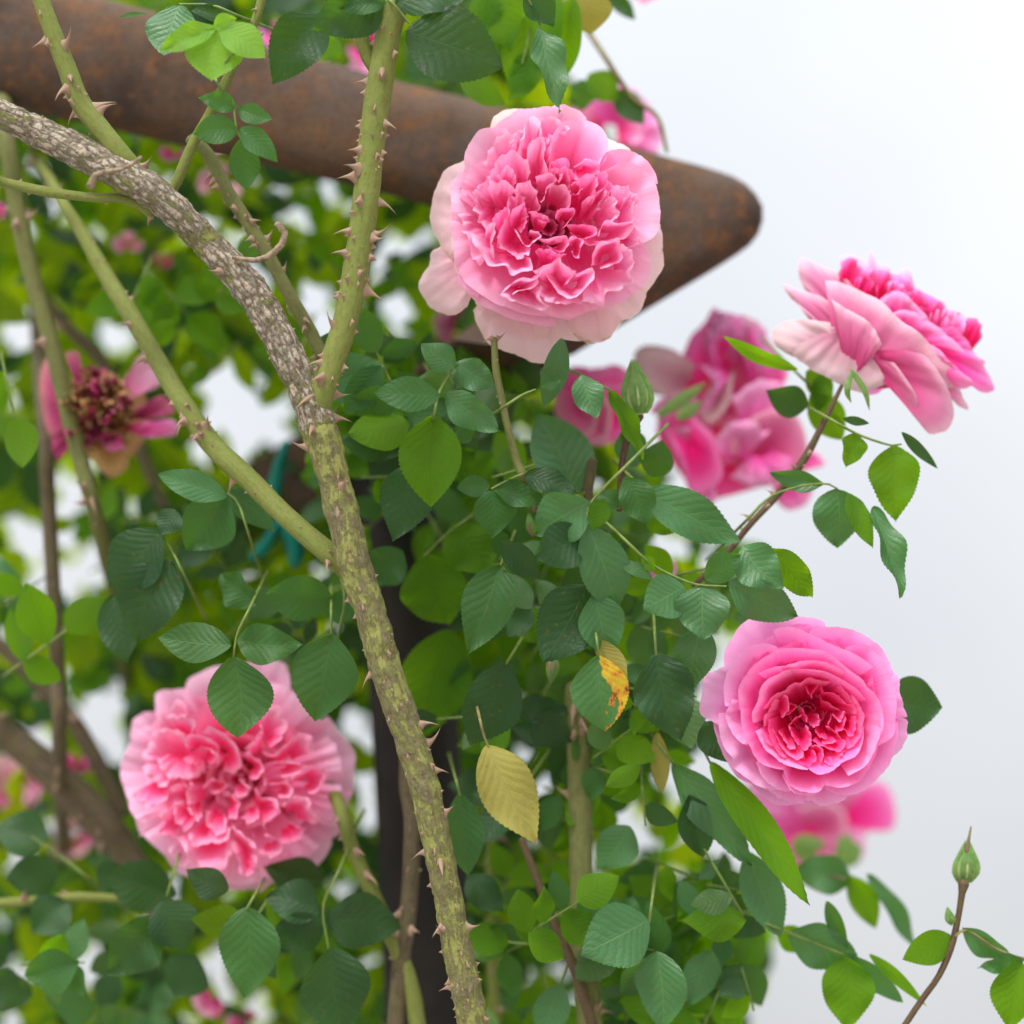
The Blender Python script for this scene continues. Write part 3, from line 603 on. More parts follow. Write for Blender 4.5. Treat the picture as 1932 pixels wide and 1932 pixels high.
spray('three dark leaves at the left, above the lower left rose', .03, [(350, 1090), (325, 1040), (300, 1000)],
  [(302, 1002, 198, 1108, 110, 'dark'), (322, 1058, 254, 1212, 124, 'dark'), (212, 1120, 238, 1252, 80, 'dark', {'d': .03}), (330, 960, 300, 1010, 50, 'dark')])
spray('leaves crossing behind the main cane at its lower branch', .03, [(640, 1190), (650, 1130), (640, 1080)],
  [(482, 1142, 412, 1084, 62, 'mid'), (628, 1130, 500, 1122, 84, 'mid'), (520, 1110, 470, 1170, 60, 'mid', {'d': .03}), (610, 1150, 700, 1150, 60, 'mid', {'d': .03})])
spray('three-leaf sprig whose middle leaf hangs over the lower left rose', .012, [(470, 1150), (448, 1195), (440, 1240)],
  [(438, 1218, 298, 1204, 72, 'mid'), (445, 1207, 570, 1216, 74, 'mid', {'d': .004}), (440, 1238, 450, 1392, 120, 'mid', {'roll': 0, 'tilt': -.05})])
spray('single broad leaf hanging right above the lower left rose', .012, [(625, 1150), (625, 1195)],
  [(625, 1194, 592, 1364, 122, 'mid', {'roll': 0})])
spray('row of dark oval leaves below the lower left rose', .05, [(640, 1640), (610, 1710), (620, 1790)],
  [(602, 1722, 500, 1690, 76, 'dark'), (612, 1742, 508, 1772, 78, 'dark'), (618, 1738, 762, 1752, 104, 'dark'), (624, 1788, 652, 1950, 124, 'dark', {'d': -.01}), (610, 1660, 500, 1640, 70, 'dark', {'d': .03})])
spray('lit green oval leaf hanging under the lower left rose', .04, [(480, 1690), (465, 1715)],
  [(465, 1712, 460, 1888, 112, 'mid', {'roll': 0}), (430, 1680, 350, 1640, 60, 'dark')])
spray('dark overlapping leaves near the bottom left corner', .06, [(330, 1640), (315, 1690)],
  [(300, 1735, 206, 1842, 96, 'dark'), (305, 1700, 352, 1794, 92, 'dark'), (330, 1690, 200, 1650, 92, 'dark', {'d': .03}), (150, 1812, 48, 1838, 82, 'mid'), (370, 1800, 330, 1880, 90, 'dark', {'d': .03})])
spray('shaded leaves at the left edge under the lichen-covered cane', .10, [(170, 1660), (120, 1620), (60, 1580)],
  [(90, 1580, -10, 1560, 80, 'dark'), (110, 1640, 10, 1660, 80, 'dark'), (130, 1700, 60, 1760, 80, 'dark'), (180, 1640, 260, 1660, 60, 'dark'), (60, 1880, -30, 1850, 80, 'dark'), (180, 1900, 80, 1880, 80, 'mid')])
spray('olive-yellow ageing leaf hanging alone at the lower centre', -.002, [(905, 1355), (912, 1385), (922, 1410)],
  [(918, 1402, 1012, 1592, 100, 'yellow', {'roll': .1})], mat=M_redstalk)
spray('pointed green leaf right of the lower main cane', .035, [(860, 1470), (868, 1500)],
  [(866, 1496, 884, 1652, 70, 'mid'), (880, 1650, 950, 1720, 60, 'dark', {'d': .03}), (880, 1560, 830, 1640, 60, 'dark', {'d': .03})])
spray('glossy toothed leaves at the bottom centre reflecting the sky', .02, [(1230, 1700), (1225, 1740)],
  [(1225, 1735, 1098, 1802, 118, 'blue'), (1238, 1796, 1248, 1950, 92, 'blue'), (1190, 1560, 1130, 1640, 76, 'blue', {'d': .03})])
spray('leaves pointing down left of the blurred rose behind the lower right rose', .035, [(1240, 1400), (1270, 1440)],
  [(1268, 1440, 1420, 1640, 70, 'blue'), (1300, 1500, 1330, 1620, 70, 'dark'), (1340, 1560, 1290, 1500, 40, 'mid'), (1330, 1360, 1380, 1440, 60, 'dark', {'d': -.01}), (1240, 1380, 1250, 1500, 34, 'yellow')])
spray('long bright backlit leaf slanting down below the lower right rose', .03, [(1320, 1400), (1340, 1440)],
  [(1340, 1436, 1528, 1708, 62, 'lit', {'roll': .2})])
spray('grey-green leaves below the long bright slanting leaf', .05, [(1380, 1580), (1410, 1610)],
  [(1408, 1606, 1472, 1768, 76, 'blue'), (1480, 1700, 1400, 1660, 50, 'mid'), (1340, 1660, 1280, 1740, 60, 'lit'), (1470, 1750, 1540, 1800, 50, 'lit', {'d': .02}), (1340, 1790, 1300, 1900, 70, 'blue'), (1370, 1740, 1450, 1760, 40, 'dark')])
spray('blurred leaf cluster under the rose that sits behind the lower right rose', .11, [(1600, 1660), (1560, 1650)],
  [(1610, 1660, 1494, 1640, 70, 'blue'), (1600, 1650, 1652, 1752, 52, 'lit'), (1640, 1648, 1738, 1796, 34, 'blue', {'roll': .5})], mat=M_redstalk)
spray('pale drooping leaves with one bright backlit leaf, bottom right', .045, [(1440, 1740), (1490, 1760), (1590, 1800)],
  [(1488, 1758, 1630, 1832, 82, 'blue'), (1600, 1800, 1704, 1892, 40, 'blue'), (1592, 1806, 1600, 1945, 96, 'lit', {'roll': 0}), (1640, 1800, 1750, 1900, 24, 'lit'), (1560, 1700, 1600, 1790, 30, 'mid')])
spray('leaves branching off the right-hand bud stem', .03, [(1800, 1768), (1825, 1755), (1880, 1790), (1940, 1812)],
  [(1798, 1768, 1704, 1812, 62, 'lit', {'roll': 0}), (1818, 1752, 1912, 1812, 44, 'blue'), (1935, 1810, 1845, 1830, 40, 'blue'), (1925, 1812, 1905, 1945, 86, 'lit', {'roll': 0})], mat=M_redstalk)
spray('narrow bright leaves hanging at the very bottom, right of centre', .08, [(1300, 1800), (1320, 1860)],
  [(1350, 1780, 1400, 1950, 52, 'lit'), (1400, 1820, 1440, 1900, 60, 'mid'), (1300, 1720, 1330, 1800, 44, 'lit'), (1430, 1740, 1400, 1850, 60, 'mid')])

# ---------------------------------------------------------------- rose petals
def zprofile(prof, r):
    for (a, za), (b, zb) in zip(prof, prof[1:]):
        if r <= b: return za + (zb - za) * max(0, (r - a) / (b - a))
    return prof[-1][1]
class Rose:
    def __init__(s, name, label, cat, cu, cv, d, rad, prof, group=None):
        s.c = (cu, cv); s.R = rad; s.prof = prof; s.k = S0 * (FOCUS + d) / FOCUS
        s.root = empty(name, P(cu, cv, d), cam.rotation_euler); tag(s.root, label, cat, group); s.i = 0; s.d = d
        s.rng = random.Random(int(cu * 7 + cv))
    def conv(s, x, y, T): # into units of the rose's radius
        u = T[0] + T[2] * x; v = T[1] + T[2] * y
        return ((u - s.c[0]) / s.R, (s.c[1] - v) / s.R)
    def petal(s, pts, mat, root=None, T=None, dz=0.0, depth=None, curl=0.05, wig=0.012, name='petal', bias=0.006, cup=1.5, spread=.28, N=30, Mn=12, flatz=None):
        if T: pts = [s.conv(x, y, T) for x, y in pts]; root = s.conv(*root, T) if root else None
        own_root = root is not None
        root = Vector(root) if root else Vector((0, 0))
        rim = catmull([(x, y) for x, y in pts], N)
        mean = sum(rim, Vector((0, 0))) / N
        if not own_root: root = mean * .22
        b = bias * s.i; s.i += 1
        dep = depth if depth is not None else (.34 if own_root else .46)
        zb = zprofile(s.prof, root.length) - dep + b + dz; v0_ = .12 if own_root and s.prof is not SIDE else 0.0
        sd_ = s.rng.random() * 50
        vs_, fs, uv = [], [], []
        size = max((p - root).length for p in rim)
        for j in range(Mn + 1):
            t = j / Mn
            for i, p in enumerate(rim):
                q = i / (N - 1)
                base = root + (p - mean) * spread
                zr = zprofile(s.prof, p.length) + b + dz if flatz is None else flatz
                zr += .03 * nz(p.x * 5 + sd_, p.y * 5, 1) - .05 * (2 * abs(q - .5)) ** 4
                a = t ** .85
                xy = base.lerp(p, a)
                z = zb + (zr - zb) * t ** cup
                rad = (p - root); L_ = rad.length or 1
                # belly of the petal, rolled lip and crumple
                bel = .05 * math.sin(PI * t) * min(1, L_ * 2)
                z += bel * .6
                if t > .78:
                    e = (t - .78) / .22
                    z -= curl * e * e; xy = xy + rad / L_ * (curl * .35 * e * math.sin(e * 2.2)) - rad / L_ * curl * .28 * e
                wv = wig * (nz(q * 5 + sd_, t * 1.6, 3) * 1.6 + .8 * nz(q * 13 + sd_, t * 2.5, 7)) * (.3 + .7 * t)
                z += wv * 2.0; xy = xy + Vector((nz(q * 6, t * 2, sd_), nz(q * 6, t * 2, sd_ + 9))) * wig * t
                if own_root and s.prof is not SIDE:      # creases running from the base to a notched, uneven rim
                    ck = .3 if mat.startswith('out') else .68; cs = abs(nz(q * 4.5 + sd_, t * .8, 5)); z += ck * (.11 * cs - .03) * t
                    xy = xy + rad / L_ * t * t * ck * (.055 * nz(q * 6 + sd_, 2, 0) + .025 * nz(q * 15 + sd_, 4, 0)) * min(1, L_ * 4)
                    tg = Vector((-rad.y, rad.x)) / L_; xy = xy + tg * .035 * ck * t * nz(q * 5, t * 3, sd_ + 3)
                if t > .9: xy = xy + rad / L_ * .008 * nz(q * 30, sd_, 0)
                vs_.append((xy.x * s.R * s.k, xy.y * s.R * s.k, z * s.R * s.k)); uv.append((q, v0_ + (1 - v0_) * t))
        for j in range(Mn):
            for i in range(N - 1):
                a = j * N + i; fs.append((a, a + 1, a + N + 1, a + N))
        return mesh_obj(name, vs_, fs, PM[mat], s.root, uv)
    def ring(s, n, rad, mat, width, dz=-.05, ph=0, jit=.06, **k):
        for a in range(n):
            th = ph + 2 * PI * a / n + s.rng.uniform(-.2, .2); r = rad * (1 + s.rng.uniform(-jit, jit)); w = width * s.rng.uniform(.85, 1.15)
            pts = []
            for m in range(7):
                q = (m / 6 - .5) * 2
                rr = r * (1 - .10 * abs(q) ** 2.5 + .03 * s.rng.uniform(-1, 1))
                pts.append((rr * math.cos(th + q * w / 2), rr * math.sin(th + q * w / 2)))
            s.petal(pts, mat, dz=dz, bias=0, **k)
    def sepals(s, n=5, length=.95, z=None, mat=None):
        z = zprofile(s.prof, 0) - .62
        sc = s.R * s.k
        for a in range(n):
            th = 2 * PI * a / n + .4; vs_, fs = [], []
            for j in range(11):
                t = j / 10; w = .16 * math.sin(PI * min(1, t * .85 + .12)) * (1 - t * .6) + .004
                r = .08 + length * t * .8; zz = z + .10 * math.sin(t * 3) - .12 * t
                for i in (-1, 0, 1):
                    vs_.append(((r * math.cos(th) - i * w * math.sin(th)) * sc, (r * math.sin(th) + i * w * math.cos(th)) * sc, (zz + .03 * abs(i)) * sc))
            for j in range(10):
                for i in range(2): q = j * 3 + i; fs.append((q, q + 1, q + 4, q + 3))
            mesh_obj('sepal', vs_, fs, mat or M_sepal, s.root)
    def hip(s, z=None, tail=None):
        z = zprofile(s.prof, 0) - .80
        sc = s.R * s.k; vs_, fs = [], []
        prof = [(.02, .10), (.10, .08), (.17, 0), (.19, -.10), (.15, -.20), (.08, -.28), (.05, -.40), (.045, -.75)]
        for (r, zz) in prof:
            for k in range(14): a = 2 * PI * k / 14; vs_.append((r * math.cos(a) * sc, r * math.sin(a) * sc, (z + zz) * sc))
        for j in range(len(prof) - 1):
            for k in range(14): fs.append((j * 14 + k, j * 14 + (k + 1) % 14, (j + 1) * 14 + (k + 1) % 14, (j + 1) * 14 + k))
        mesh_obj('calyx', vs_, fs, M_sepal, s.root)

SIDE = [(0, .12), (.5, .05), (1, -.10), (1.6, -.25)]
DOME = [(0, -.06), (.3, .06), (.55, .13), (.75, .06), (.9, -.12), (1.1, -.34), (1.5, -.55)]
CUP = [(0, -.26), (.25, -.16), (.42, .02), (.6, .14), (.78, .06), (.95, -.14), (1.15, -.36), (1.5, -.5)]

# ---- big top rose, traced petal by petal
T1 = (772.8, 169.0, .2625)
r1 = Rose('rose', 'largest open rose, pale pink and ruffled, in front of the steel beam', 'rose', 1036, 424, 0.012, 208, DOME)
for pts, rt in (
  ([(415,1530),(330,1580),(230,1585),(110,1500),(50,1390),(90,1280),(130,1210),(150,1130),(210,1090)], (430,1250)),
  ([(300,1210),(240,1150),(180,1030),(130,880),(150,780),(165,690),(220,570),(280,510),(410,465)], (520,900)),
  ([(440,1560),(500,1700),(590,1820),(750,1880),(870,1925),(980,1950),(1050,1880),(1090,1770)], (820,1380)),
  ([(420,1430),(520,1600),(700,1700),(880,1760),(1100,1785),(1250,1780),(1400,1760),(1470,1740),(1560,1620)], (1000,1200)),
  ([(1150,1740),(1300,1800),(1350,1805),(1470,1740),(1530,1650),(1620,1600),(1700,1540),(1720,1400)], (1250,1250)),
  ([(1640,1480),(1720,1430),(1800,1320),(1835,1260),(1840,1130),(1820,950),(1805,860),(1800,700)], (1300,1000)),
  ([(1810,900),(1800,700),(1780,620),(1700,500),(1610,410),(1500,330),(1400,290)], (1200,850)),
  ([(480,300),(570,230),(600,150),(680,95),(760,85),(880,110),(1000,85),(1120,95),(1200,120),(1280,190),(1360,260)], (980,750)),
  ([(460,1440),(330,1300),(300,1100),(300,900),(300,700),(340,640),(420,560)], (760,1000))):
    r1.petal(pts, 'out1', rt, T1, depth=.22, curl=.06, wig=.016, cup=1.1, N=40, Mn=14, spread=.35)
r1.ring(8, .86, 'mid1', 1.15, dz=-.18); r1.ring(7, .68, 'mid1', 1.2, dz=-.10, ph=.4)
r1.ring(6, .46, 'in1', 1.3, dz=-.14, ph=.2); r1.ring(5, .25, 'in1', 1.5, dz=-.12); r1.ring(5, .15, 'in1', 1.6, dz=-.10, depth=.3, root=(.01, 0)); r1.ring(5, .08, 'in1', 1.5, dz=-.08, depth=.22, root=(0, .01))
for pts in (
  [(330,1350),(390,1440),(500,1540),(700,1640),(880,1690),(1050,1700)],
  [(370,800),(390,600),(400,480),(430,370),(500,270),(620,265),(700,275)],
  [(560,340),(640,230),(720,170),(800,120),(930,115),(1000,110),(1080,130),(1120,190)],
  [(950,180),(1010,115),(1080,90),(1200,120),(1270,200),(1250,260)],
  [(1340,620),(1400,480),(1500,445),(1600,440),(1680,480),(1760,560),(1790,660)],
  [(1340,640),(1450,580),(1550,535),(1720,590),(1780,700),(1800,860),(1790,1000),(1740,1070),(1650,1130)],
  [(1000,440),(1080,270),(1200,215),(1300,230),(1380,290),(1425,400),(1415,480),(1380,560),(1340,610)],
  [(1560,1500),(1640,1440),(1720,1350),(1730,1230),(1700,1150),(1640,1100)],
  [(300,900),(310,1080),(330,1250),(400,1430),(480,1500)],
  [(310,1000),(300,800),(300,680),(360,610),(430,560)],
  [(320,1200),(370,1340),(440,1430),(560,1520),(700,1580),(850,1630),(1000,1650),(1060,1650)],
  [(1060,1650),(1150,1660),(1300,1600),(1390,1580),(1520,1530),(1640,1440)],
  [(840,1570),(1000,1640),(1150,1650),(1300,1600),(1390,1570)]):
    r1.petal(pts, 'mid1', None, T1, wig=.014, curl=.07)
for q in (
  ([(355,760),(390,680),(430,590),(520,530),(600,510)], None, 'mid1'),
  ([(530,560),(580,430),(640,340),(740,300),(820,320)], (720,620), 'mid1'),
  ([(350,880),(360,950),(380,1020),(430,1080),(450,1200),(510,1300)], (640,1000), 'mid1'),
  ([(350,870),(380,790),(450,760),(500,800)], (560,960), 'mid1'),
  ([(470,850),(480,740),(540,690),(580,640)], (640,820), 'mid1'),
  ([(470,780),(470,850),(490,950),(520,990),(550,1030),(570,1010)], (620,880), 'mid1'),
  ([(940,330),(945,210),(1040,225),(1150,285),(1090,330),(990,350)], (1010,420), 'mid1'),
  ([(770,480),(800,370),(850,230),(900,205),(940,240),(945,330)], (860,540), 'mid1'),
  ([(840,560),(860,440),(930,370),(960,450),(975,560),(1000,640)], (900,660), 'mid1'),
  ([(940,360),(990,400),(1010,480),(990,580)], (930,560), 'in1'),
  ([(590,680),(600,600),(640,530),(700,490),(750,480),(800,510),(850,590),(865,640)], (755,720), 'mid1'),
  ([(590,680),(640,640),(690,600),(740,620),(770,680),(765,720)], (690,750), 'mid1'),
  ([(720,470),(740,400),(790,320),(840,330)], (800,520), 'mid1'),
  ([(1165,600),(1260,555),(1350,580),(1340,630),(1270,680),(1170,680)], (1220,560), 'mid1'),
  ([(990,600),(1030,560),(1100,540),(1150,590),(1165,670)], (1080,720), 'in1'),
  ([(1000,620),(1090,600),(1130,650),(1145,720),(1150,780)], (1070,760), 'in1'),
  ([(560,745),(600,710),(660,700),(720,730),(745,770)], (690,880), 'mid1'),
  ([(740,760),(780,710),(850,710),(910,750),(920,800),(940,880),(935,900)], (850,850), 'mid1'),
  ([(700,870),(720,820),(780,790),(830,790)], (770,930), 'mid1'),
  ([(900,660),(940,645),(1030,650),(1040,690),(990,740),(970,820),(945,850)], (960,760), 'mid1'),
  ([(1030,640),(1060,630),(1090,650),(1080,690),(1040,700)], (1050,700), 'in1'),
  ([(990,740),(1040,710),(1120,750),(1155,800),(1150,860),(1090,910),(1060,930)], (1040,840), 'mid1'),
  ([(1165,700),(1240,670),(1300,670),(1330,750),(1300,850)], (1190,880), 'in1'),
  ([(1150,720),(1210,710),(1225,760),(1190,790),(1150,780)], (1170,770), 'in1'),
  ([(1330,630),(1400,650),(1435,720),(1430,790),(1400,850)], (1300,800), 'in1'),
  ([(1230,850),(1330,790),(1380,760),(1410,710),(1400,800),(1360,850),(1370,900)], (1250,930), 'mid1'),
  ([(1370,850),(1400,800),(1450,830),(1480,890),(1490,950),(1440,1000)], (1330,940), 'mid1'),
  ([(1430,730),(1500,730),(1600,770),(1650,820),(1600,850)], (1480,860), 'mid1'),
  ([(1520,830),(1570,780),(1600,880),(1590,1000),(1560,1010)], (1490,960), 'mid1'),
  ([(1345,1090),(1380,1000),(1440,990),(1590,1010),(1560,1060),(1500,1110),(1300,1160),(1220,1110)], (1380,1060), 'mid1'),
  ([(1590,1010),(1630,1060),(1610,1150),(1540,1170)], (1500,1110), 'mid1'),
  ([(1120,1010),(1200,1000),(1280,1010),(1340,1060),(1300,1100),(1200,1110),(1140,1060)], (1210,1060), 'in1'),
  ([(1040,960),(1060,900),(1150,895),(1190,920),(1150,980),(1090,1020)], (1110,950), 'in1'),
  ([(850,910),(920,915),(1000,950),(980,980),(920,960)], (920,1010), 'in1'),
  ([(830,870),(850,950),(840,1010),(810,1060)], (740,960), 'in1'),
  ([(640,1180),(640,1100),(690,960),(740,930),(800,860),(830,860)], (770,1040), 'in1'),
  ([(550,1040),(600,1010),(620,1060),(600,1150),(610,1270)], (540,1180), 'mid1'),
  ([(600,990),(640,930),(700,900),(730,940)], (680,1060), 'in1'),
  ([(750,1040),(800,1150),(870,1160),(900,1120),(950,1090),(920,1050),(860,1050)], (850,1080), 'mid1'),
  ([(640,1140),(650,1170),(740,1230),(810,1250),(880,1200),(870,1170)], (760,1110), 'mid1'),
  ([(440,1060),(450,1130),(500,1200),(560,1290),(620,1310),(690,1300),(720,1350),(760,1375),(840,1350),(880,1320),(860,1240)], (740,1200), 'mid1'),
  ([(920,1110),(1000,1110),(1080,1095),(1130,1100),(1110,1190),(1080,1200),(980,1160)], (1040,1130), 'mid1'),
  ([(1130,1130),(1180,1085),(1220,1110),(1230,1180),(1200,1250),(1150,1200)], (1180,1160), 'mid1'),
  ([(900,1190),(960,1180),(1040,1210),(1120,1230)], (980,1290), 'in1'),
  ([(1290,1320),(1300,1230),(1350,1150),(1480,1120),(1500,1180),(1490,1270),(1420,1310),(1350,1330)], (1400,1220), 'mid1'),
  ([(1500,1160),(1560,1190),(1595,1260),(1580,1340),(1590,1400),(1560,1440)], (1460,1300), 'mid1'),
  ([(1220,1540),(1370,1570),(1400,1510),(1520,1450),(1590,1400),(1590,1330)], (1330,1350), 'mid1'),
  ([(650,1500),(760,1560),(900,1600),(1000,1590),(930,1540),(930,1460)], (800,1430), 'mid1'),
  ([(930,1450),(950,1530),(1060,1570),(1200,1570),(1230,1550)], (1060,1440), 'mid1'),
  ([(660,1500),(700,1450),(800,1400),(890,1400),(960,1340),(880,1460),(790,1480),(740,1510)], (760,1440), 'mid1'),
  ([(880,1340),(960,1310),(1050,1250),(1100,1310),(1180,1360),(1120,1430)], (1040,1420), 'mid1'),
  ([(960,1340),(1000,1430),(1080,1500),(1150,1530),(1250,1480),(1290,1400),(1300,1330),(1180,1360)], (1160,1420), 'mid1')):
    r1.petal(q[0], q[2], q[1], T1, wig=.026, curl=.050, depth=.42 if q[1] else None, bias=.0045)
r1.sepals(); r1.hip()

# ---- lower right rose
T2 = (1280.0, 1110.9, .2625); T2c = (1280 + .2625 * 460, 1110.9 + .2625 * 460, .2625 * .5238)
r2 = Rose('rose', 'cup-shaped deep pink rose with ringed petals and a crimson heart, at lower right', 'rose', 1532, 1348, 0.004, 184, CUP)
for pts, rt in (
  ([(350,600),(350,480),(400,370),(450,290),(540,215),(565,157),(700,175),(900,205),(1050,240),(1065,290)], (900,750)),
  ([(380,560),(290,600),(210,640),(190,780),(172,912),(250,970),(300,990)], (600,820)),
  ([(1530,560),(1610,650),(1610,740),(1640,850),(1672,932),(1600,940)], (1300,850)),
  ([(1560,930),(1670,960),(1675,1050),(1640,1150),(1545,1252)], (1300,950)),
  ([(650,1455),(750,1520),(880,1555),(920,1530)], (850,1200)),
  ([(920,1530),(960,1540),(1050,1570),(1150,1560),(1245,1485)], (1020,1200))):
    r2.petal(pts, 'out2', rt, T2, depth=.25, curl=.03, wig=.012, cup=1.1, N=36, Mn=14)
r2.ring(7, .95, 'out2', 1.25, dz=-.06); r2.ring(7, .76, 'mid2', 1.25, dz=-.08, ph=.5); r2.ring(6, .56, 'mid2', 1.3, dz=-.12, ph=.1); r2.ring(5, .36, 'in2', 1.5, dz=-.12); r2.ring(5, .2, 'in2', 1.6, dz=-.12, ph=.6); r2.ring(4, .10, 'in2', 1.8, dz=-.10, ph=.6, depth=.3, root=(.01, 0)); r2.ring(4, .06, 'in2', 1.8, dz=-.08, depth=.2, root=(0, .01))
for pts, m in (
  ([(920,340),(970,290),(1140,275),(1300,310),(1400,370),(1480,440),(1540,540),(1555,620)], 'out2'),
  ([(300,900),(295,1000),(330,1140),(390,1220),(400,1290),(500,1370),(600,1430),(760,1455)], 'out2'),
  ([(1580,960),(1570,1100),(1520,1280),(1400,1400),(1280,1480),(1150,1475),(1050,1430),(1040,1390)], 'out2'),
  ([(735,1330),(800,1440),(900,1480),(1000,1450),(1030,1400)], 'out2'),
  ([(690,300),(740,280),(830,275),(900,305),(1000,350),(1100,400),(1250,460),(1390,560)], 'out2'),
  ([(1200,410),(1350,400),(1480,540),(1550,720),(1560,900),(1540,1050),(1420,1120)], 'mid2'),
  ([(380,800),(340,850),(330,700),(370,570),(440,470),(500,420),(600,390),(700,410)], 'out2'),
  ([(380,790),(340,900),(370,1010),(430,1090),(480,1115)], 'out2'),
  ([(550,1240),(600,1350),(700,1430),(800,1460)], 'out2'),
  ([(740,1290),(790,1400),(900,1450),(1000,1440),(1035,1395)], 'mid2'),
  ([(1040,1400),(1150,1415),(1290,1380),(1340,1300),(1400,1180),(1430,1060)], 'mid2'),
  ([(430,860),(420,720),(460,640),(560,520),(700,430),(830,415),(1000,430),(1100,480),(1200,570),(1300,640),(1330,690)], 'mid2'),
  ([(440,850),(440,960),(480,1080),(540,1200),(620,1260),(740,1290)], 'mid2'),
  ([(1330,690),(1400,760),(1440,850),(1450,950),(1430,1090)], 'mid2'),
  ([(720,550),(850,510),(1000,510),(1100,545),(1180,590)], 'mid2'),
  ([(560,600),(640,560),(740,545),(830,560)], 'mid2'),
  ([(520,950),(510,880),(550,780),(570,700),(620,640),(720,590),(800,565)], 'mid2'),
  ([(1420,900),(1430,1010),(1390,1130),(1330,1250),(1200,1330)], 'mid2'),
  ([(780,565),(1000,575),(1150,640),(1250,700),(1330,790)], 'mid2'),
  ([(540,1010),(600,1130),(680,1200),(760,1250),(900,1285),(920,1275)], 'mid2'),
  ([(920,1280),(980,1315),(1080,1290),(1160,1230),(1250,1180),(1300,1090),(1310,950)], 'mid2')):
    r2.petal(pts, m, None, T2, wig=.008, curl=.06, bias=.003)
for q in (
  ([(250,750),(400,580),(560,510),(620,440),(700,390),(780,400),(900,330),(1020,365),(1200,390)], None),
  ([(270,1000),(270,850),(340,780),(400,650),(440,620)], None),
  ([(260,1080),(300,1200),(400,1270),(480,1380),(600,1420)], None),
  ([(330,900),(335,1080),(400,1240),(520,1330)], None),
  ([(410,1050),(450,1180),(560,1330),(640,1400),(740,1435),(800,1380),(780,1290)], (620,1200)),
  ([(1330,430),(1450,600),(1530,760),(1545,840)], None),
  ([(1480,560),(1600,750),(1625,900),(1580,1060)], None),
  ([(1620,960),(1580,1100),(1500,1240),(1400,1310)], None),
  ([(480,1060),(560,1200),(650,1310),(720,1270)], (640,1080)),
  ([(700,1440),(800,1510),(880,1525),(960,1470),(990,1380),(960,1320)], (830,1370)),
  ([(1090,1480),(1180,1530),(1280,1440),(1390,1320)], (1150,1300)),
  ([(930,1270),(1030,1260),(1080,1300),(1085,1400),(1040,1490)], (990,1380)),
  ([(1060,420),(1120,530),(1260,560),(1400,670),(1500,720),(1530,830)], (1150,700)),
  ([(1060,560),(1090,620),(1200,700),(1360,800)], (1150,800)),
  ([(1380,1050),(1430,1130),(1490,1100),(1525,950),(1520,850)], (1410,930)),
  ([(550,910),(630,800),(640,640),(560,560)], (520,740)),
  ([(600,850),(660,830),(760,740),(640,690)], (680,780)),
  ([(870,455),(900,550),(940,635),(980,560),(1060,440)], (960,470)),
  ([(950,1200),(1100,1290),(1270,1335),(1350,1300),(1400,1190)], (1150,1150)),
  ([(1090,1240),(1200,1235),(1290,1190)], (1180,1130)),
  ([(1000,1060),(1050,1150),(1190,1190)], (1120,1040)),
  ([(1170,1030),(1200,930),(1220,850)], (1280,960)),
  ([(1160,1010),(1230,1040),(1300,1100),(1335,1170)], (1240,1120)),
  ([(1240,850),(1330,940),(1400,800)], (1310,820)),
  ([(1270,1090),(1360,1040),(1420,800)], (1320,960)),
  ([(920,1010),(1020,1030),(1070,930),(1060,850)], (950,880)),
  ([(800,720),(860,820),(905,930),(900,980)], (820,900)),
  ([(630,1000),(700,920),(760,870),(830,865)], (760,990)),
  ([(630,1000),(690,1170),(790,1290),(850,1335)], (790,1100)),
  ([(850,1335),(940,1230),(940,1100),(890,1000)], (810,1150))):
    r2.petal(q[0], 'in2', q[1], T2c, wig=.008, curl=.035, depth=.24 if q[1] else .40, bias=.0022, spread=.2)
r2.sepals(); r2.hip()

# ---- lower left rose
T3 = (193.2, 1231.7, .2625)
r3 = Rose('rose', 'wide ruffled pink rose at lower left with green leaves hanging over its top', 'rose', 442, 1478, 0.082, 218, DOME)
for pts in (
  [(370,520),(330,380),(340,310),(480,280),(580,275)], [(560,330),(570,220),(650,170),(760,120),(900,100)],
  [(850,150),(1000,90),(1100,60),(1250,80),(1310,150),(1330,300)], [(150,640),(170,510),(240,460),(340,440),(380,500)],
  [(70,900),(90,800),(140,700),(200,590),(300,540)], [(70,880),(110,1000),(190,1180),(240,1330),(320,1370)],
  [(240,1320),(340,1400),(430,1480),(500,1590),(640,1660),(780,1690)], [(780,1680),(880,1730),(1000,1740),(1060,1730),(1120,1750),(1190,1690)],
  [(1170,1690),(1330,1650),(1480,1600),(1560,1530),(1620,1430),(1630,1360)], [(1600,1380),(1700,1320),(1720,1220),(1760,1100),(1790,1000)],
  [(1780,1050),(1800,850),(1790,720),(1700,600),(1600,470)], [(1640,520),(1500,440),(1330,260),(1200,220)]):
    r3.petal(pts, 'out3', None, T3, curl=.05, wig=.010, cup=1.2, bias=.012, dz=-.06)
r3.ring(8, .84, 'out3', 1.1, dz=-.20); r3.ring(7, .68, 'in3', 1.2, dz=-.10, ph=.4); r3.ring(6, .46, 'in3', 1.3, dz=-.14, ph=.2); r3.ring(6, .25, 'in3', 1.5, dz=-.10); r3.ring(5, .15, 'in3', 1.6, dz=-.06, depth=.3, root=(.01, 0)); r3.ring(5, .08, 'in3', 1.6, dz=-.05, depth=.2, root=(0, .01))
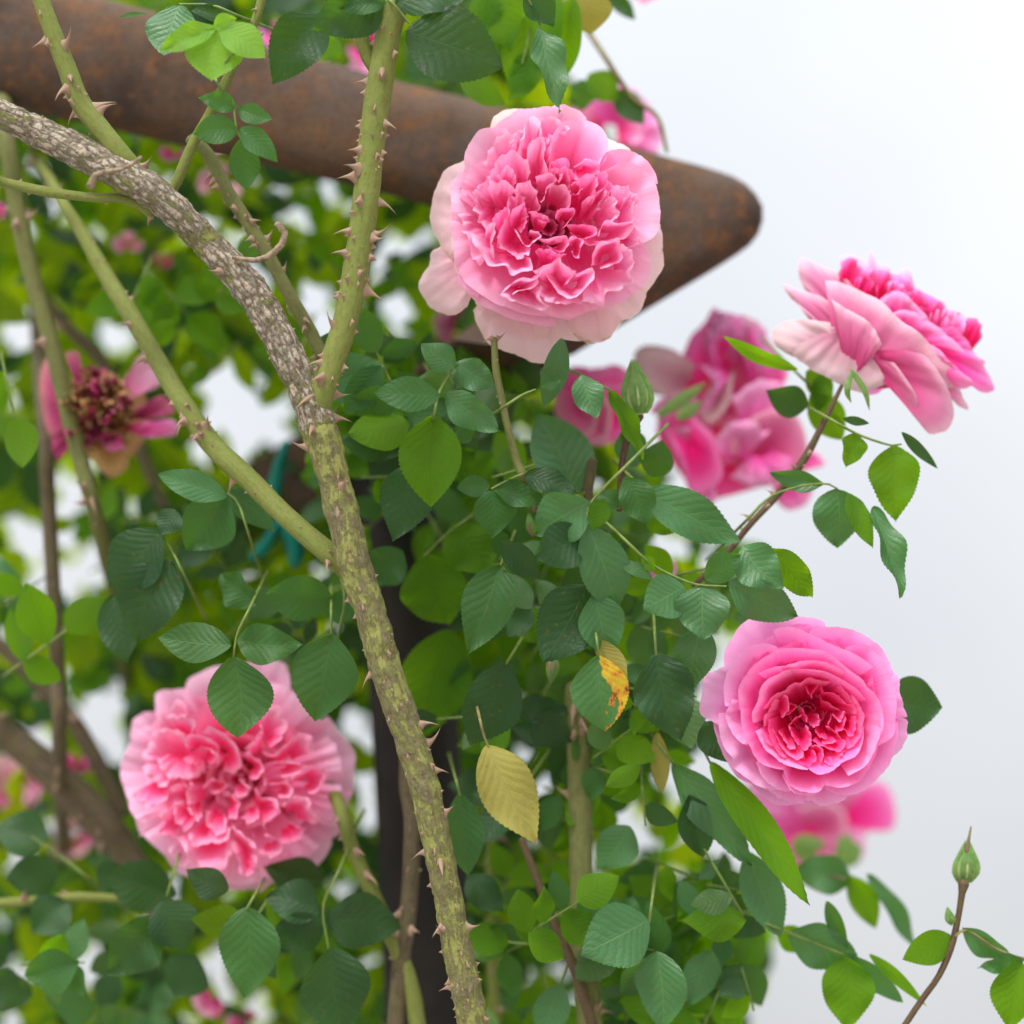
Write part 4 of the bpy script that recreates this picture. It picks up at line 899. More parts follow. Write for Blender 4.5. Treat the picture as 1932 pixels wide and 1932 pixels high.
for q in (
  ([(240,1330),(300,1240),(200,1120),(230,1000)], None), ([(480,1400),(560,1500),(680,1580),(800,1600)], None), ([(800,1600),(950,1660),(1100,1650),(1180,1600)], None),
  ([(1180,1620),(1320,1590),(1450,1500),(1560,1390)], None), ([(1640,1250),(1700,1100),(1710,950)], None), ([(1720,900),(1700,720),(1620,600)], None),
  ([(360,640),(390,480),(480,400),(560,330),(640,400)], (640,640)), ([(330,680),(380,580),(450,520),(560,540),(650,610)], (600,760)),
  ([(320,700),(330,800),(400,910),(490,930)], (560,780)), ([(420,740),(450,820),(560,880),(690,870),(740,830)], (600,720)),
  ([(590,740),(680,780),(750,830),(770,880)], (720,720)), ([(230,1000),(300,1080),(420,1080),(500,1020)], (440,920)),
  ([(420,1230),(470,1290),(540,1310)], (560,1180)), ([(440,1180),(480,1110),(560,1050),(620,1040)], (600,1180)),
  ([(560,1050),(560,1160),(640,1240),(700,1180)], (660,1080)), ([(520,960),(560,920),(620,900),(660,960)], (620,1040)),
  ([(650,1080),(690,1160),(740,1180),(740,1120)], (700,1060)), ([(660,900),(640,980),(650,1080)], (740,1020)),
  ([(740,960),(780,900),(860,890),(910,930),(880,980),(800,990)], (830,940)),
  ([(560,1290),(640,1400),(700,1500),(850,1520),(960,1430),(970,1330)], (790,1300)), ([(640,1270),(700,1360),(790,1330),(930,1310),(940,1220)], (800,1210)),
  ([(780,1120),(780,1200),(860,1270),(930,1240),(900,1140)], (850,1130)), ([(960,1200),(1070,1290),(1130,1330),(1150,1460),(1130,1560)], (1010,1400)),
  ([(970,1320),(1000,1440),(1040,1580),(1110,1560)], (1070,1420)), ([(1150,1400),(1200,1440),(1280,1400),(1320,1340),(1200,1250)], (1230,1330)),
  ([(1300,1330),(1400,1330),(1490,1240),(1380,1190)], (1330,1230)), ([(1320,1060),(1400,1000),(1500,1020),(1570,1150),(1560,1210)], (1380,1130)),
  ([(1130,940),(1170,1000),(1280,1020),(1310,1100),(1200,1180),(1200,1230)], (1130,1100)), ([(1180,860),(1200,920),(1330,900),(1390,930),(1390,1000),(1290,1010)], (1280,950)),
  ([(1200,760),(1320,750),(1500,760),(1440,830),(1320,860)], (1300,800)), ([(1180,690),(1260,700),(1330,640),(1400,580),(1480,540),(1540,680)], (1330,740)),
  ([(1380,880),(1460,830),(1560,770),(1620,830),(1600,950),(1500,980)], (1470,900)), ([(1050,660),(1150,580),(1190,510),(1170,480)], (1130,700)),
  ([(1170,400),(1270,370),(1340,450),(1330,580),(1250,650)], (1180,600)), ([(500,430),(600,420),(700,470),(690,560)], (620,560)),
  ([(760,540),(820,510),(920,560),(1010,660),(1040,760),(980,840),(900,820)], (890,690)), ([(1050,690),(1120,700),(1190,780),(1160,860),(1080,900)], (1090,800)),
  ([(640,640),(660,560),(760,560),(860,620),(870,720),(800,790)], (750,680)), ([(960,990),(1040,1010),(1080,940),(1000,880)], (1010,930)),
  ([(930,1160),(1000,1150),(1010,1060),(960,990)], (930,1070)), ([(1030,1160),(1120,1180),(1170,1100)], (1090,1090)),
  ([(780,640),(860,700),(850,780),(780,800)], (900,740))):
    r3.petal(q[0], 'in3' if q[1] else 'out3', q[1], T3, wig=.018, curl=.05, depth=.27 if q[1] else None, bias=.004)
r3.sepals(); r3.hip()

# ---- side-facing rose at the right
T4 = (1062.6, 434.7, .45)
r4 = Rose('rose', 'rose seen from the side with pale lower petals, against the sky at right', 'rose', 1662, 640, 0.048, 195, SIDE)
for pts, rt, m, dz, dep in (
  ([(1480,200),(1440,160),(1480,140),(1500,210)], (1480,290), 'mid1', -.30, .1), ([(1190,200),(1190,90),(1250,80),(1300,110),(1320,65),(1350,130),(1395,150),(1380,240)], (1310,300), 'mid1', -.32, .1),
  ([(1500,210),(1560,270),(1620,280),(1640,340)], (1480,340), 'mid1', -.25, .1), ([(1620,320),(1720,340),(1740,400),(1772,405),(1730,445)], (1550,400), 'mid1', -.25, .1),
  ([(1270,230),(1300,180),(1400,170),(1480,200),(1500,280)], (1390,360), 'mid2', -.2, .12), ([(1380,260),(1450,230),(1560,270),(1640,330),(1700,420)], (1480,400), 'mid2', -.16, .12),
  ([(1060,270),(1010,180),(1010,100),(1100,130),(1200,190),(1270,260)], (1310,460), 'dusk', -.2, .1), ([(1050,380),(990,300),(935,215),(1010,240),(1090,270),(1150,330)], (1280,540), 'dusk', -.12, .1),
  ([(1320,300),(1400,250),(1500,320),(1560,400)], (1400,420), 'mid2', -.1, .15), ([(1520,420),(1650,400),(1720,460),(1745,510)], (1530,480), 'mid2', -.12, .12),
  ([(1350,360),(1450,330),(1600,420),(1700,500),(1795,548),(1740,560)], (1440,470), 'mid2', -.06, .15), ([(1740,500),(1790,580),(1830,662),(1750,665),(1640,600)], (1500,490), 'mid2', -.05, .12),
  ([(1600,640),(1640,700),(1718,748),(1690,680),(1640,620)], (1500,560), 'dusk', -.10, .1), ([(1560,480),(1640,560),(1720,620),(1700,660),(1640,655)], (1420,500), 'mid2', -.02, .12),
  ([(965,525),(900,480),(888,420),(930,380),(1000,372),(1110,386),(1210,440)], (1210,560), 'out4', -.02, .1), ([(940,500),(1010,560),(1080,600),(1160,650),(1260,674),(1350,650)], (1200,430), 'out4', .02, .1),
  ([(1240,670),(1300,685),(1370,655),(1370,600)], (1290,560), 'out2', -.12, .08),
  ([(1100,200),(1180,215),(1300,285),(1400,370),(1500,440),(1600,540),(1660,620),(1640,655)], (1220,590), 'dusk', .03, .14),
  ([(1380,560),(1440,640),(1500,730),(1510,810),(1545,853),(1620,832),(1642,760),(1610,650),(1500,500)], (1310,560), 'dusk', .05, .12),
  ([(1100,230),(1130,300),(1200,340),(1280,400),(1330,480)], (1200,570), 'dusk', .06, .1)):
    r4.petal(pts, m, rt, T4, dz=dz, depth=dep, wig=.02, curl=.05, cup=1.1, bias=.002, N=34)
for k in range(16):
    t = k / 15; x = 1230 + 480 * t + R.uniform(-30, 30); y = 170 + 250 * t + R.uniform(-25, 25)
    r4.petal([(x - 45, y + 20), (x - 20, y - 45), (x + 30, y - 40), (x + 60, y + 15)], R.choice(['in2', 'mid2']), (x - 30, y + 100), T4, dz=-.14, depth=.1, wig=.03, bias=0)
e = r4.root
def in4(u, v, dz=0.0):
    return Vector(((u - 1662) * r4.k, (640 - v) * r4.k, dz))
def sepal_strip(parent, pts, w, mat=None, name='sepal'):
    c = catmull([Vector(p) for p in pts], 9); vs_, fs = [], []
    for i, p in enumerate(c):
        t = (c[min(i + 1, 8)] - c[max(i - 1, 0)]).normalized(); s_ = t.cross(Vector((0, 0, 1))).normalized()
        ww = w * (math.sin(PI * (.12 + .88 * i / 8)) * .9 + .06)
        vs_ += [p - s_ * ww, p + Vector((0, 0, ww * .4)), p + s_ * ww]
    for i in range(8):
        for k in (0, 1): q = i * 3 + k; fs.append((q, q + 1, q + 4, q + 3))
    return mesh_obj(name, vs_, fs, mat or M_sepal, parent)
sepal_strip(e, [in4(1598, 700, .012), in4(1624, 740, .012), in4(1634, 776, .01)], .0016)
sepal_strip(e, [in4(1600, 705, .012), in4(1590, 740, .014), in4(1600, 762, .01)], .0016)

# ---- blurred roses behind
def blur_rose(label, cu, cv, d, rad, T, plates, backs=(), prof=SIDE, name='rose', cat='rose'):
    r = Rose(name, label, cat, cu, cv, d, rad, prof)
    for pts, rt, m in backs: r.petal(pts, m, rt, T, dz=-.35, depth=.12, wig=.03, curl=.02, cup=1.0, bias=.002, N=28, Mn=9, spread=0.0)
    for pts, rt, m, dz in plates: r.petal(pts, m, rt, T, dz=dz, depth=.18, wig=.018, curl=.05, cup=1.0, bias=.004, N=24, Mn=9, spread=.05)
    return r
r5 = blur_rose('large out-of-focus rose with upright ragged petals between the top rose and the side-facing rose', 1400, 770, .15, 170, T4, (
  ([(700,420),(740,345),(800,365),(860,440),(880,540)], (760,620), 'mid2', -.2), ([(640,430),(650,310),(690,380),(760,400)], (700,560), 'dusk', -.15),
  ([(500,540),(540,440),(600,380),(645,315),(690,400),(720,560)], (640,720), 'mid2', -.1), ([(700,540),(860,470),(915,600),(880,740),(780,820),(650,830)], (700,720), 'dusk', -.05),
  ([(640,600),(590,700),(570,790),(620,815),(690,720),(720,580)], (640,700), 'out4', .05), ([(1000,1010),(1110,978),(1060,920),(990,880)], (930,960), 'mid2', -.1),
  ([(890,1120),(950,1175),(1030,1150),(1062,1070),(1000,1000)], (900,1010), 'mid2', -.1),
  ([(690,940),(700,860),(760,800),(870,750),(970,770),(1015,870),(1000,990),(900,1060),(800,1060),(720,1010)], (850,930), 'dusk', .1),
  ([(560,620),(640,700),(760,760),(820,840),(700,900),(600,860)], (690,800), 'in2', -.15)),
  backs=(([(560,520),(640,400),(780,380),(880,500),(910,700),(1000,820),(1010,1000),(880,1060),(760,1090),(600,1120),(480,980),(400,820),(560,740),(560,520)], (740,780), 'in2'), ([(540,560),(620,430),(760,400),(880,480),(925,640),(960,800),(900,900),(740,880),(600,800),(530,700),(540,560)], (740,660), 'mid2'), ([(640,820),(760,740),(920,760),(1010,880),(990,1010),(900,1075),(780,1060),(680,980),(640,820)], (830,920), 'dusk')))
r5b = blur_rose('out-of-focus mauve-pink rose with a pointed petal, just right of the beam end', 1255, 740, .155, 120, T4, (
  ([(490,690),(380,690),(340,650),(300,560),(300,510),(350,480),(450,495),(560,560)], (520,640), 'out4', 0), ([(500,560),(560,520),(600,600),(600,720)], (500,700), 'mid2', -.1),
  ([(360,760),(420,700),(520,680),(600,760),(520,800)], (470,800), 'out2', 0)),
  backs=(([(500,680),(380,690),(320,600),(310,510),(400,480),(520,540),(640,500),(700,640),(640,780),(500,800),(380,760),(500,680)], (500,640), 'dusk'),))
for k in range(13):
    t = k / 12; x = 640 + 240 * t + R.uniform(-20, 20); y = 400 + 120 * t * t + R.uniform(-30, 50)
    r5.petal([(x - 50, y + 40), (x - 30, y - 40), (x + 25, y - 45), (x + 55, y + 40)], R.choice(['mid2', 'out2', 'dusk']), (x - 10, y + 150), T4, dz=.05 + .004 * k, depth=.1, wig=.04, bias=0, N=14, Mn=7)
for pts, rt, m in (([(560,560),(620,640),(600,740),(540,780)], (680,620), 'out2'), ([(700,700),(800,640),(900,640),(930,740)], (780,820), 'out2'), ([(620,900),(680,820),(790,800),(860,840)], (720,960), 'out2'), ([(700,1040),(800,1080),(920,1060),(990,980)], (830,940), 'out2'), ([(430,850),(500,820),(590,870),(640,960)], (540,960), 'out2')):
    r5.petal(pts, m, rt, T4, dz=.16, depth=.12, wig=.03, bias=0, N=20, Mn=8)
for pts in ([(380, 790), (450, 740), (540, 680), (580, 650)], [(460, 800), (520, 760), (560, 730)]):
    sepal_strip(r5b.root, [Vector(((1062.6 + .45 * a - 1255) * r5b.k, (740 - 434.7 - .45 * b) * r5b.k, .03)) for a, b in pts], .0035)
r5c = blur_rose('out-of-focus coral pink petals hanging below the mauve-pink rose', 1300, 860, .14, 90, T4, (
  ([(395,790),(450,880),(500,1000),(545,1105),(640,1065),(672,1000),(620,860),(540,780)], (530,900), 'mid2', 0), ([(540,1100),(580,1160),(640,1140),(640,1080)], (590,1060), 'out2', -.05)),
  backs=(([(395,790),(450,880),(500,1000),(545,1100),(640,1060),(672,1000),(640,860),(560,760),(460,740),(395,790)], (550,900), 'mid2'),))
r6 = blur_rose('out-of-focus pink rose directly beneath the big top rose, behind a green bud', 1110, 765, .15, 110, T4, (
  ([(-20,640),(20,580),(90,570),(150,620)], (120,780), 'mid2', -.05), ([(130,600),(200,562),(280,590),(300,680)], (180,760), 'mid2', -.05),
  ([(-40,660),(-30,780),(40,860),(120,860),(160,720)], (90,720), 'dusk', .05), ([(120,700),(170,640),(270,660),(300,760),(240,880),(140,860)], (200,780), 'mid2', .08),
  ([(60,720),(130,680),(200,740),(180,880),(90,890)], (130,820), 'dusk', .1)),
  backs=(([(-40,640),(20,580),(100,575),(200,570),(290,620),(300,760),(230,880),(80,890),(-10,820),(-40,640)], (130,740), 'mid2'),))
T7 = (1255.8, 1255.8, .35)
r7 = blur_rose('strongly blurred coral-pink rose peeking out behind the lower right rose', 1545, 1560, .26, 130, T7, (
  ([(1000,760),(1080,660),(1160,630),(1230,700),(1255,850),(1200,900),(1060,890)], (950,840), 'mid2', 0), ([(400,760),(420,680),(560,620),(700,700)], (760,860), 'out2', -.05),
  ([(380,940),(370,840),(430,760),(600,760)], (720,880), 'out2', 0), ([(1060,890),(1080,970),(1040,1070),(900,1060)], (860,900), 'out2', 0),
  ([(560,960),(640,1060),(760,1130),(860,1060)], (800,860), 'mid2', .05), ([(700,760),(860,720),(960,800),(940,920),(760,960)], (830,860), 'dusk', .1)),
  backs=(([(400,900),(400,720),(560,620),(800,680),(1080,660),(1230,720),(1240,870),(1090,920),(1060,1060),(900,1090),(700,1080),(520,980),(400,900)], (800,860), 'dusk'),))
for pts in ([(740, 860), (720, 940), (760, 980)], [(860, 920), (940, 940), (1000, 920)]):
    sepal_strip(r7.root, [Vector(((1255.8 + .35 * a - 1545) * r7.k, (1560 - 1255.8 - .35 * b) * r7.k, .04)) for a, b in pts], .010)
T8 = (0, 579.6, .35)
r8 = blur_rose('withering magenta rose with a brown ragged heart, out of focus at the left', 195, 780, .12, 130, T8, (
  ([(230,240),(200,380),(215,560),(260,700),(330,620),(300,400)], (420,600), 'wilt', -.05), ([(330,240),(400,235),(435,330),(430,470)], (480,600), 'wilt', -.02),
  ([(280,640),(235,790),(310,825),(360,740)], (460,640), 'wilt', -.05), ([(680,360),(760,248),(820,310),(862,405),(790,450)], (620,520), 'out3', 0),
  ([(720,590),(860,475),(915,520),(930,570),(820,600)], (620,610), 'wilt', .02), ([(760,660),(880,600),(948,625),(930,690),(800,705)], (620,640), 'mid2', .02),
  ([(480,800),(560,905),(630,910),(690,850)], (600,660), 'rust', -.02), ([(420,420),(500,360),(600,350),(680,420)], (540,560), 'rust', .05), ([(510,700),(600,775),(690,755)], (600,600), 'mid2', .06)),
  backs=(([(260,500),(330,380),(460,420),(640,400),(760,470),(780,640),(700,780),(560,860),(400,780),(280,720),(260,500)], (540,600), 'rust'),))
for k in range(80):
    a = R.uniform(0, 2 * PI); q = R.uniform(0, .50); x, y = q * math.cos(a), .05 + q * math.sin(a); w = R.uniform(.08, .20); b2 = R.uniform(0, 6.3)
    r8.petal([(x + w * math.cos(b2), y + w * math.sin(b2)), (x + w * .7 * math.cos(b2 + 1.2), y + w * .7 * math.sin(b2 + 1.2)), (x + w * math.cos(b2 + 2.4), y + w * math.sin(b2 + 2.4))],
             R.choice(['rust', 'rust', 'rust', 'wilt', 'wilt', 'in2', 'rust']), (x, y), None, dz=.30 + .4 * R.random(), depth=.3, wig=.16, bias=0, N=10, Mn=5)
def small_rose(label, cu, cv, d, rad, mats, n=10, squash=1.0, seed=0):
    r = Rose('rose', label, 'rose', cu, cv, d, rad, DOME); r.rng = random.Random(seed + int(cu))
    for k in range(n):
        th = r.rng.uniform(0, 6.28); q = r.rng.uniform(.55, 1.0); w = r.rng.uniform(.5, 1.0)
        pts = [(q * math.cos(th + (m / 4 - .5) * w * 1.3) * (1 - .1 * (abs(m - 2) / 2) ** 2), squash * q * math.sin(th + (m / 4 - .5) * w * 1.3)) for m in range(5)]
        r.petal(pts, r.rng.choice(mats), dz=r.rng.uniform(-.15, .05), N=14, Mn=7, wig=.03)
    return r
for a in (
  ('blurred rosy-pink blossom poking over the beam left of the thorny upright stem', 690, 85, .20, 62, ['out3', 'mid2'], 9),
  ('soft pink blurred blossom behind the upper right rim of the big top rose', 1152, 246, .19, 100, ['out2', 'mid1'], 18),
  ('small bright pink blossom fragment under the beam at the left', 330, 285, .17, 34, ['mid2', 'out2'], 6, .7),
  ('small pale pink blossom between the main cane and the slim olive cane', 412, 345, .22, 48, ['out3', 'out1'], 7),
  ('single pale-and-pink blurred petal cup left of the main cane', 240, 459, .20, 32, ['out3', 'mid1'], 7, .7),
  ('dull mauve blurred blossom right below the single petal cup', 302, 492, .24, 34, ['dusk', 'mid2'], 6, .6),
  ('brownish-pink blurred blossom at the left under the beam', 160, 530, .26, 32, ['out1', 'dusk'], 6),
  ('magenta-pink blossom almost hidden under the left rim of the big top rose', 862, 605, .19, 52, ['wilt', 'dusk'], 8),
  ('small mauve blossom deep among the leaves above the lower right rose', 1245, 1072, .10, 34, ['dusk', 'out2'], 7),
  ('salmon-pink blurred blossom cut by the left edge', 15, 1490, .24, 78, ['out3', 'out1', 'dusk'], 10),
  ('beige-pink wilting blossom behind the lichen-covered cane', 135, 1575, .26, 62, ['out1', 'dusk'], 9),
  ('deep magenta sliver of a blossom near the left edge above the lower left rose', 142, 1440, .22, 34, ['wilt', 'mid2'], 6),
  ('dusky red blossom low at the bottom edge left of centre', 402, 1880, .16, 46, ['dusk', 'wilt'], 7, 1.3),
  ('dark pink blurred blossom at the very bottom left of centre', 465, 1935, .20, 44, ['wilt', 'dusk'], 6),
  ('blurred pink blossom at the top edge over the sky', 1212, -14, .18, 44, ['dusk', 'mid2'], 7, .6),
  ('pink blossom half hidden by leaves at the top, left of the thorny upright stem', 512, 62, .18, 30, ['mid2', 'out2'], 6),
  ('bright pink blossom cut by the left edge below the beam', -8, 405, .15, 26, ['mid2'], 6)):
    small_rose(*a)

# ---- buds
def bud(label, base, tip, w, d, tip_pts=None, mat=M_bud, green=True):
    e = empty('rose_bud', P(base[0], base[1], d)); tag(e, label, 'rose bud')
    A, B = P(base[0], base[1], d) , P(tip[0], tip[1], d); k = S0 * (FOCUS + d)
    prof = [(0, .25), (.10, .55), (.25, .92), (.42, 1.0), (.6, .82), (.78, .5), (.92, .22), (1.0, .05)]
    o, _ = tube('bud_body', [(A.lerp(B, t), w * q * k) for t, q in prof], mat, e, seg=18, step=.001, bumpy=.03)
    for s in (-1, -.3, .35, 1):
        ax = (B - A); sd_ = (CR @ Vector((1, 0, 0))); pts = []
        for t, q in ((.05, .55), (.3, 1.04), (.55, .95), (.8, .6), (1.15, .15)):
            pts.append(A.lerp(B, t) + sd_ * s * w * q * k * .8 + CAMDIR * w * q * k * math.sqrt(max(0, 1 - (s * .8) ** 2)) - e.location)
        c = catmull(pts, 9); vs_, fs = [], []
        for i, p in enumerate(c):
            ww = w * k * .34 * math.sin(PI * (.15 + .85 * i / 8))
            vs_ += [p - sd_ * ww - CAMDIR * ww * .3, p + CAMDIR * .0003, p + sd_ * ww - CAMDIR * ww * .3]
        for i in range(8):
            for kk in (0, 1): q = i * 3 + kk; fs.append((q, q + 1, q + 4, q + 3))
        mesh_obj('sepal', vs_, fs, M_sepal, e)
    return e
b = bud('plump pale-green bud standing among leaves before the blurred pink roses', (1206, 785), (1196, 690), 27, .03)
tube('stem', stem_pts([(1206, 785, 9), (1190, 810, 8), (1178, 850, 7), (1172, 900, 7), (1168, 960, 7)], .03), CMAT['red'], b, seg=10)
b = bud('slender long-tipped green bud on a dark stem in the bottom right corner', (1818, 1668), (1824, 1594), 23, .04)
st, rgb_ = tube('stem', stem_pts([(1818, 1668, 11), (1815, 1685, 7), (1808, 1730, 6), (1795, 1785, 7), (1772, 1840, 6), (1740, 1885, 6), (1700, 1945, 6)], .03), CMAT['red'], b, seg=10)
tube('tip', stem_pts([(1824, 1605, 5), (1828, 1582, 3), (1832, 1560, 1.5)], .03), M_redstalk, b, seg=8)
b = bud('tiny green side bud lower on the dark stem in the bottom right corner', (1795, 1745), (1788, 1715), 9, .03)
b = bud('tiny bright pink bud in the leaves left of the pale-veined centre leaf', (1004, 1010), (998, 972), 8, .03, mat=PM['mid2'])
b = bud('small mauve-pink bud hanging near the diseased leaf', (1044, 1240), (1040, 1285), 11, .035, mat=PM['out2'])

# ---------------------------------------------------------------- foliage behind, with gaps where the sky shows
HOLES = [(60,300,12),(15,610,18),(35,645,14),(15,765,16),(205,628,32),(445,760,44),(430,720,36),(455,830,36),(400,730,26),(375,850,18),(530,750,20),(535,825,16),(125,905,20),(135,940,20),(20,1000,22),(60,1002,15),(115,1022,20),
 (172,1045,15),(180,1085,18),(120,1102,11),(140,1118,12),(0,1190,16),(235,1290,14),(195,1340,34),(215,1420,26),(205,1385,24),(660,1370,30),(700,1400,16),(685,1480,22),(695,1550,16),(60,1385,16),(80,1395,10),(40,1605,15),(170,1800,18),(190,1800,12),(45,1870,18),(55,1830,10),(295,1800,8),
 (375,1840,10),(385,1872,8),(655,1650,10),(640,1690,6),(700,1810,10),(740,470,9),(765,465,9),(790,462,10),(560,400,9),(575,408,7),(612,550,26),(605,600,24),(610,650,20),(750,575,30),(735,620,14),(770,632,10),(622,368,9),(705,522,12),(688,690,14),
 (990,830,16),(972,1305,12),(990,1410,18),(1005,1600,9),(1060,1770,14),(1015,1500,14),(1000,1842,14),(1030,1470,10),(1185,1545,28),(1215,1580,20),(1265,1470,34),(1285,1640,12),(1330,1590,30),(1300,1570,16),(1250,1020,18),(1285,1040,20),(1340,1060,14),(1360,1010,14),(980,1540,8),(905,1620,8),(1490,1790,22),
 (1400,1800,24),(1425,1690,12),(1085,1600,8),(1110,1640,8),(790,700,6),(660,1090,5),(1500,1650,30),(1450,1560,26),(20,1930,14),(350,1440,6),(90,1240,6),(1380,1480,14)]
_h = random.Random(77)
for _ in range(95):
    _u, _v = _h.uniform(0, 1300), _h.uniform(280, 1930)
    if _h.random() < .5: _u *= .5
    HOLES.append((_u, _v, _h.uniform(5, 12)))
EDGE = [(-60, 1080), (60, 1080), (140, 1075), (200, 1130), (260, 1180), (300, 1110), (560, 960), (660, 1010), (720, 1040), (760, 1120), (840, 1230), (900, 1290), (960, 1330), (1010, 1400), (1060, 1470), (1110, 1490), (1160, 1460), (1250, 1330), (1400, 1330), (1480, 1300), (1560, 1330), (1640, 1410), (1720, 1470), (1800, 1490), (1850, 1440), (1932, 1420), (2000, 1420)]
def edge_at(v):
    for (a, ua), (b, ub) in zip(EDGE, EDGE[1:]):
        if a <= v <= b: return ua + (ub - ua) * (v - a) / (b - a)
    return 1300
def beam_zone(u, v):  # true where the beam or brace is seen
    return (v > -60 + .26 * u - 40 and v < 225 + .26 * u + 0 and u < 1200)
def clear(u, v, r):
    if u + r * .6 > edge_at(v): return False
    for (a, b, q) in HOLES:
        if (u - a) ** 2 + (v - b) ** 2 < (q * .72 + r * .62) ** 2: return False
    return True
POSTZ = lambda u, v: 690 < u < 900 and v > 1180
KEEP = [(200, 770, 135), (442, 1478, 225), (1150, 240, 90), (690, 85, 50), (1110, 760, 90), (1400, 760, 150), (1330, 900, 70), (240, 459, 36), (302, 492, 30), (15, 1490, 60), (135, 1575, 50), (402, 1880, 36), (20, -500, 1), (862, 605, 40), (690, 85, 50)]
rf = random.Random(23)
def place_leaf(root, u, v, ang, Lpx, wpx, d, kind, lo=True, far=False):
    """Lpx and wpx as seen at depth d in photo px"""
    du, dv = math.cos(ang), math.sin(ang)
    for q in (.15, .4, .62, .85):
        if not clear(u + du * Lpx * q, v + dv * Lpx * q, wpx * .42): return None
    if not far and d < .17 and (POSTZ(u + du * Lpx * .5, v + dv * Lpx * .5) and rf.random() < .5): return None
    if not far and any((u + du * Lpx * .5 - a_) ** 2 + (v + dv * Lpx * .5 - b_) ** 2 < (q_ + 30) ** 2 for a_, b_, q_ in KEEP): return None
    if d < .2 and (beam_zone(u, v) or beam_zone(u + du * Lpx, v + dv * Lpx)): return None
    a = C3(u, v, d); b = C3(u + du * Lpx, v + dv * Lpx, d + rf.uniform(-.5, .5) * Lpx * S0)
    roll = rf.uniform(-.6, .6)
    return leaflet(root, a, b, wpx * S0 * (FOCUS + d) / math.cos(roll), kind, roll, rf.random() < .35, lo, rf)
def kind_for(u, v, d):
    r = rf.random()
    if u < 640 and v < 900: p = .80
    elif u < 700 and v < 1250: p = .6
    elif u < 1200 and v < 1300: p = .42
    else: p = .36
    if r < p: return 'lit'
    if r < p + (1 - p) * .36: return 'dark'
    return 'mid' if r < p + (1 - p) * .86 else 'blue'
REG = [
  (lambda u, v: v < 260, 'small shaded rose leaves in soft focus at the top around the steel beam', 'soft-focus leaves at the top'),
  (lambda u, v: u < 560 and v < 900, 'soft-focus rose leaves in the hedge left of the main cane', 'soft-focus leaves left of the main cane'),
  (lambda u, v: u < 700 and v < 1350, 'soft-focus rose leaves between the faded rose and the lower left rose', 'soft-focus leaves above the lower left rose'),
  (lambda u, v: u < 700, 'soft-focus rose leaves around and beneath the lower left rose', 'soft-focus leaves around the lower left rose'),
  (lambda u, v: v < 900, 'soft-focus rose leaves behind the canes left of and under the big top rose', 'soft-focus leaves under the top rose'),
  (lambda u, v: v < 1350, 'soft-focus rose leaves in the thick centre of the bush', 'soft-focus leaves in the centre'),
  (lambda u, v: True, 'soft-focus rose leaves in the bush below the lower right rose', 'soft-focus leaves at the lower right')]
RAND = []
made = 0; tries = 0
while made < 248 and tries < 9000:
    tries += 1
    if made % 2 == 0: u, v = rf.choice(((rf.uniform(600, 1060), rf.uniform(640, 900)), (rf.uniform(1000, 1480), rf.uniform(1350, 1930)), (rf.uniform(880, 1350), rf.uniform(900, 1450)), (rf.uniform(1000, 1480), rf.uniform(1350, 1930))))
    else: u = rf.uniform(-40, 1500); v = rf.uniform(-30, 1960)
    if not clear(u, v, 20): continue
    d = rf.uniform(.055, .28) if made % 2 else rf.uniform(.035, .16)
    if v < 250 and d < .2: d = rf.uniform(.2, .3)
    if d < .2 and beam_zone(u, v): continue
    sc = rf.uniform(.58, 1.05) / (1 + d)
    ang = rf.uniform(0, 2 * PI); e = None
    du, dv = math.cos(ang), math.sin(ang); S = 58 * sc
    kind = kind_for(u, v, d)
    for reg, lab, grp in REG:
        if reg(u, v): break
    e = empty('leaf_spray', P(u, v, d)); cnt = 0
    for (t, sgn) in (((0, 1), (0, -1), (1.0, 1), (1.0, -1), (1.75, 0)) if made % 3 else ((-.9, 1), (-.9, -1), (0, 1), (0, -1), (.95, 1), (.95, -1), (1.7, 0))):
        bu, bv = u + du * S * t, v + dv * S * t
        a2 = ang + sgn * rf.uniform(.9, 1.35)
        Lp = rf.uniform(92, 128) * sc * (.85 if t == 0 else 1)
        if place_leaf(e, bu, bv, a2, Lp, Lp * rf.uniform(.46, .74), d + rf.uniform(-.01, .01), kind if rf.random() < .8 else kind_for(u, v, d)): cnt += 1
    if cnt < 2:
        for c_ in list(e.children): bpy.data.objects.remove(c_)
        bpy.data.objects.remove(e); continue
    RAND.append((e, u, v, d, kind, cnt))
    if clear(u + du * S * .9, v + dv * S * .9, 8):
        tube('stalk', stem_pts([(u - du * S * .9, v - dv * S * .9, 2.0, .05), (u - du * S * .4, v - dv * S * .4, 2.4), (u + du * S, v + dv * S, 2.6), (u + du * S * 1.8, v + dv * S * 1.8, 2)], d), M_stalk, e, seg=6, step=.02, cap=False)
    made += 1

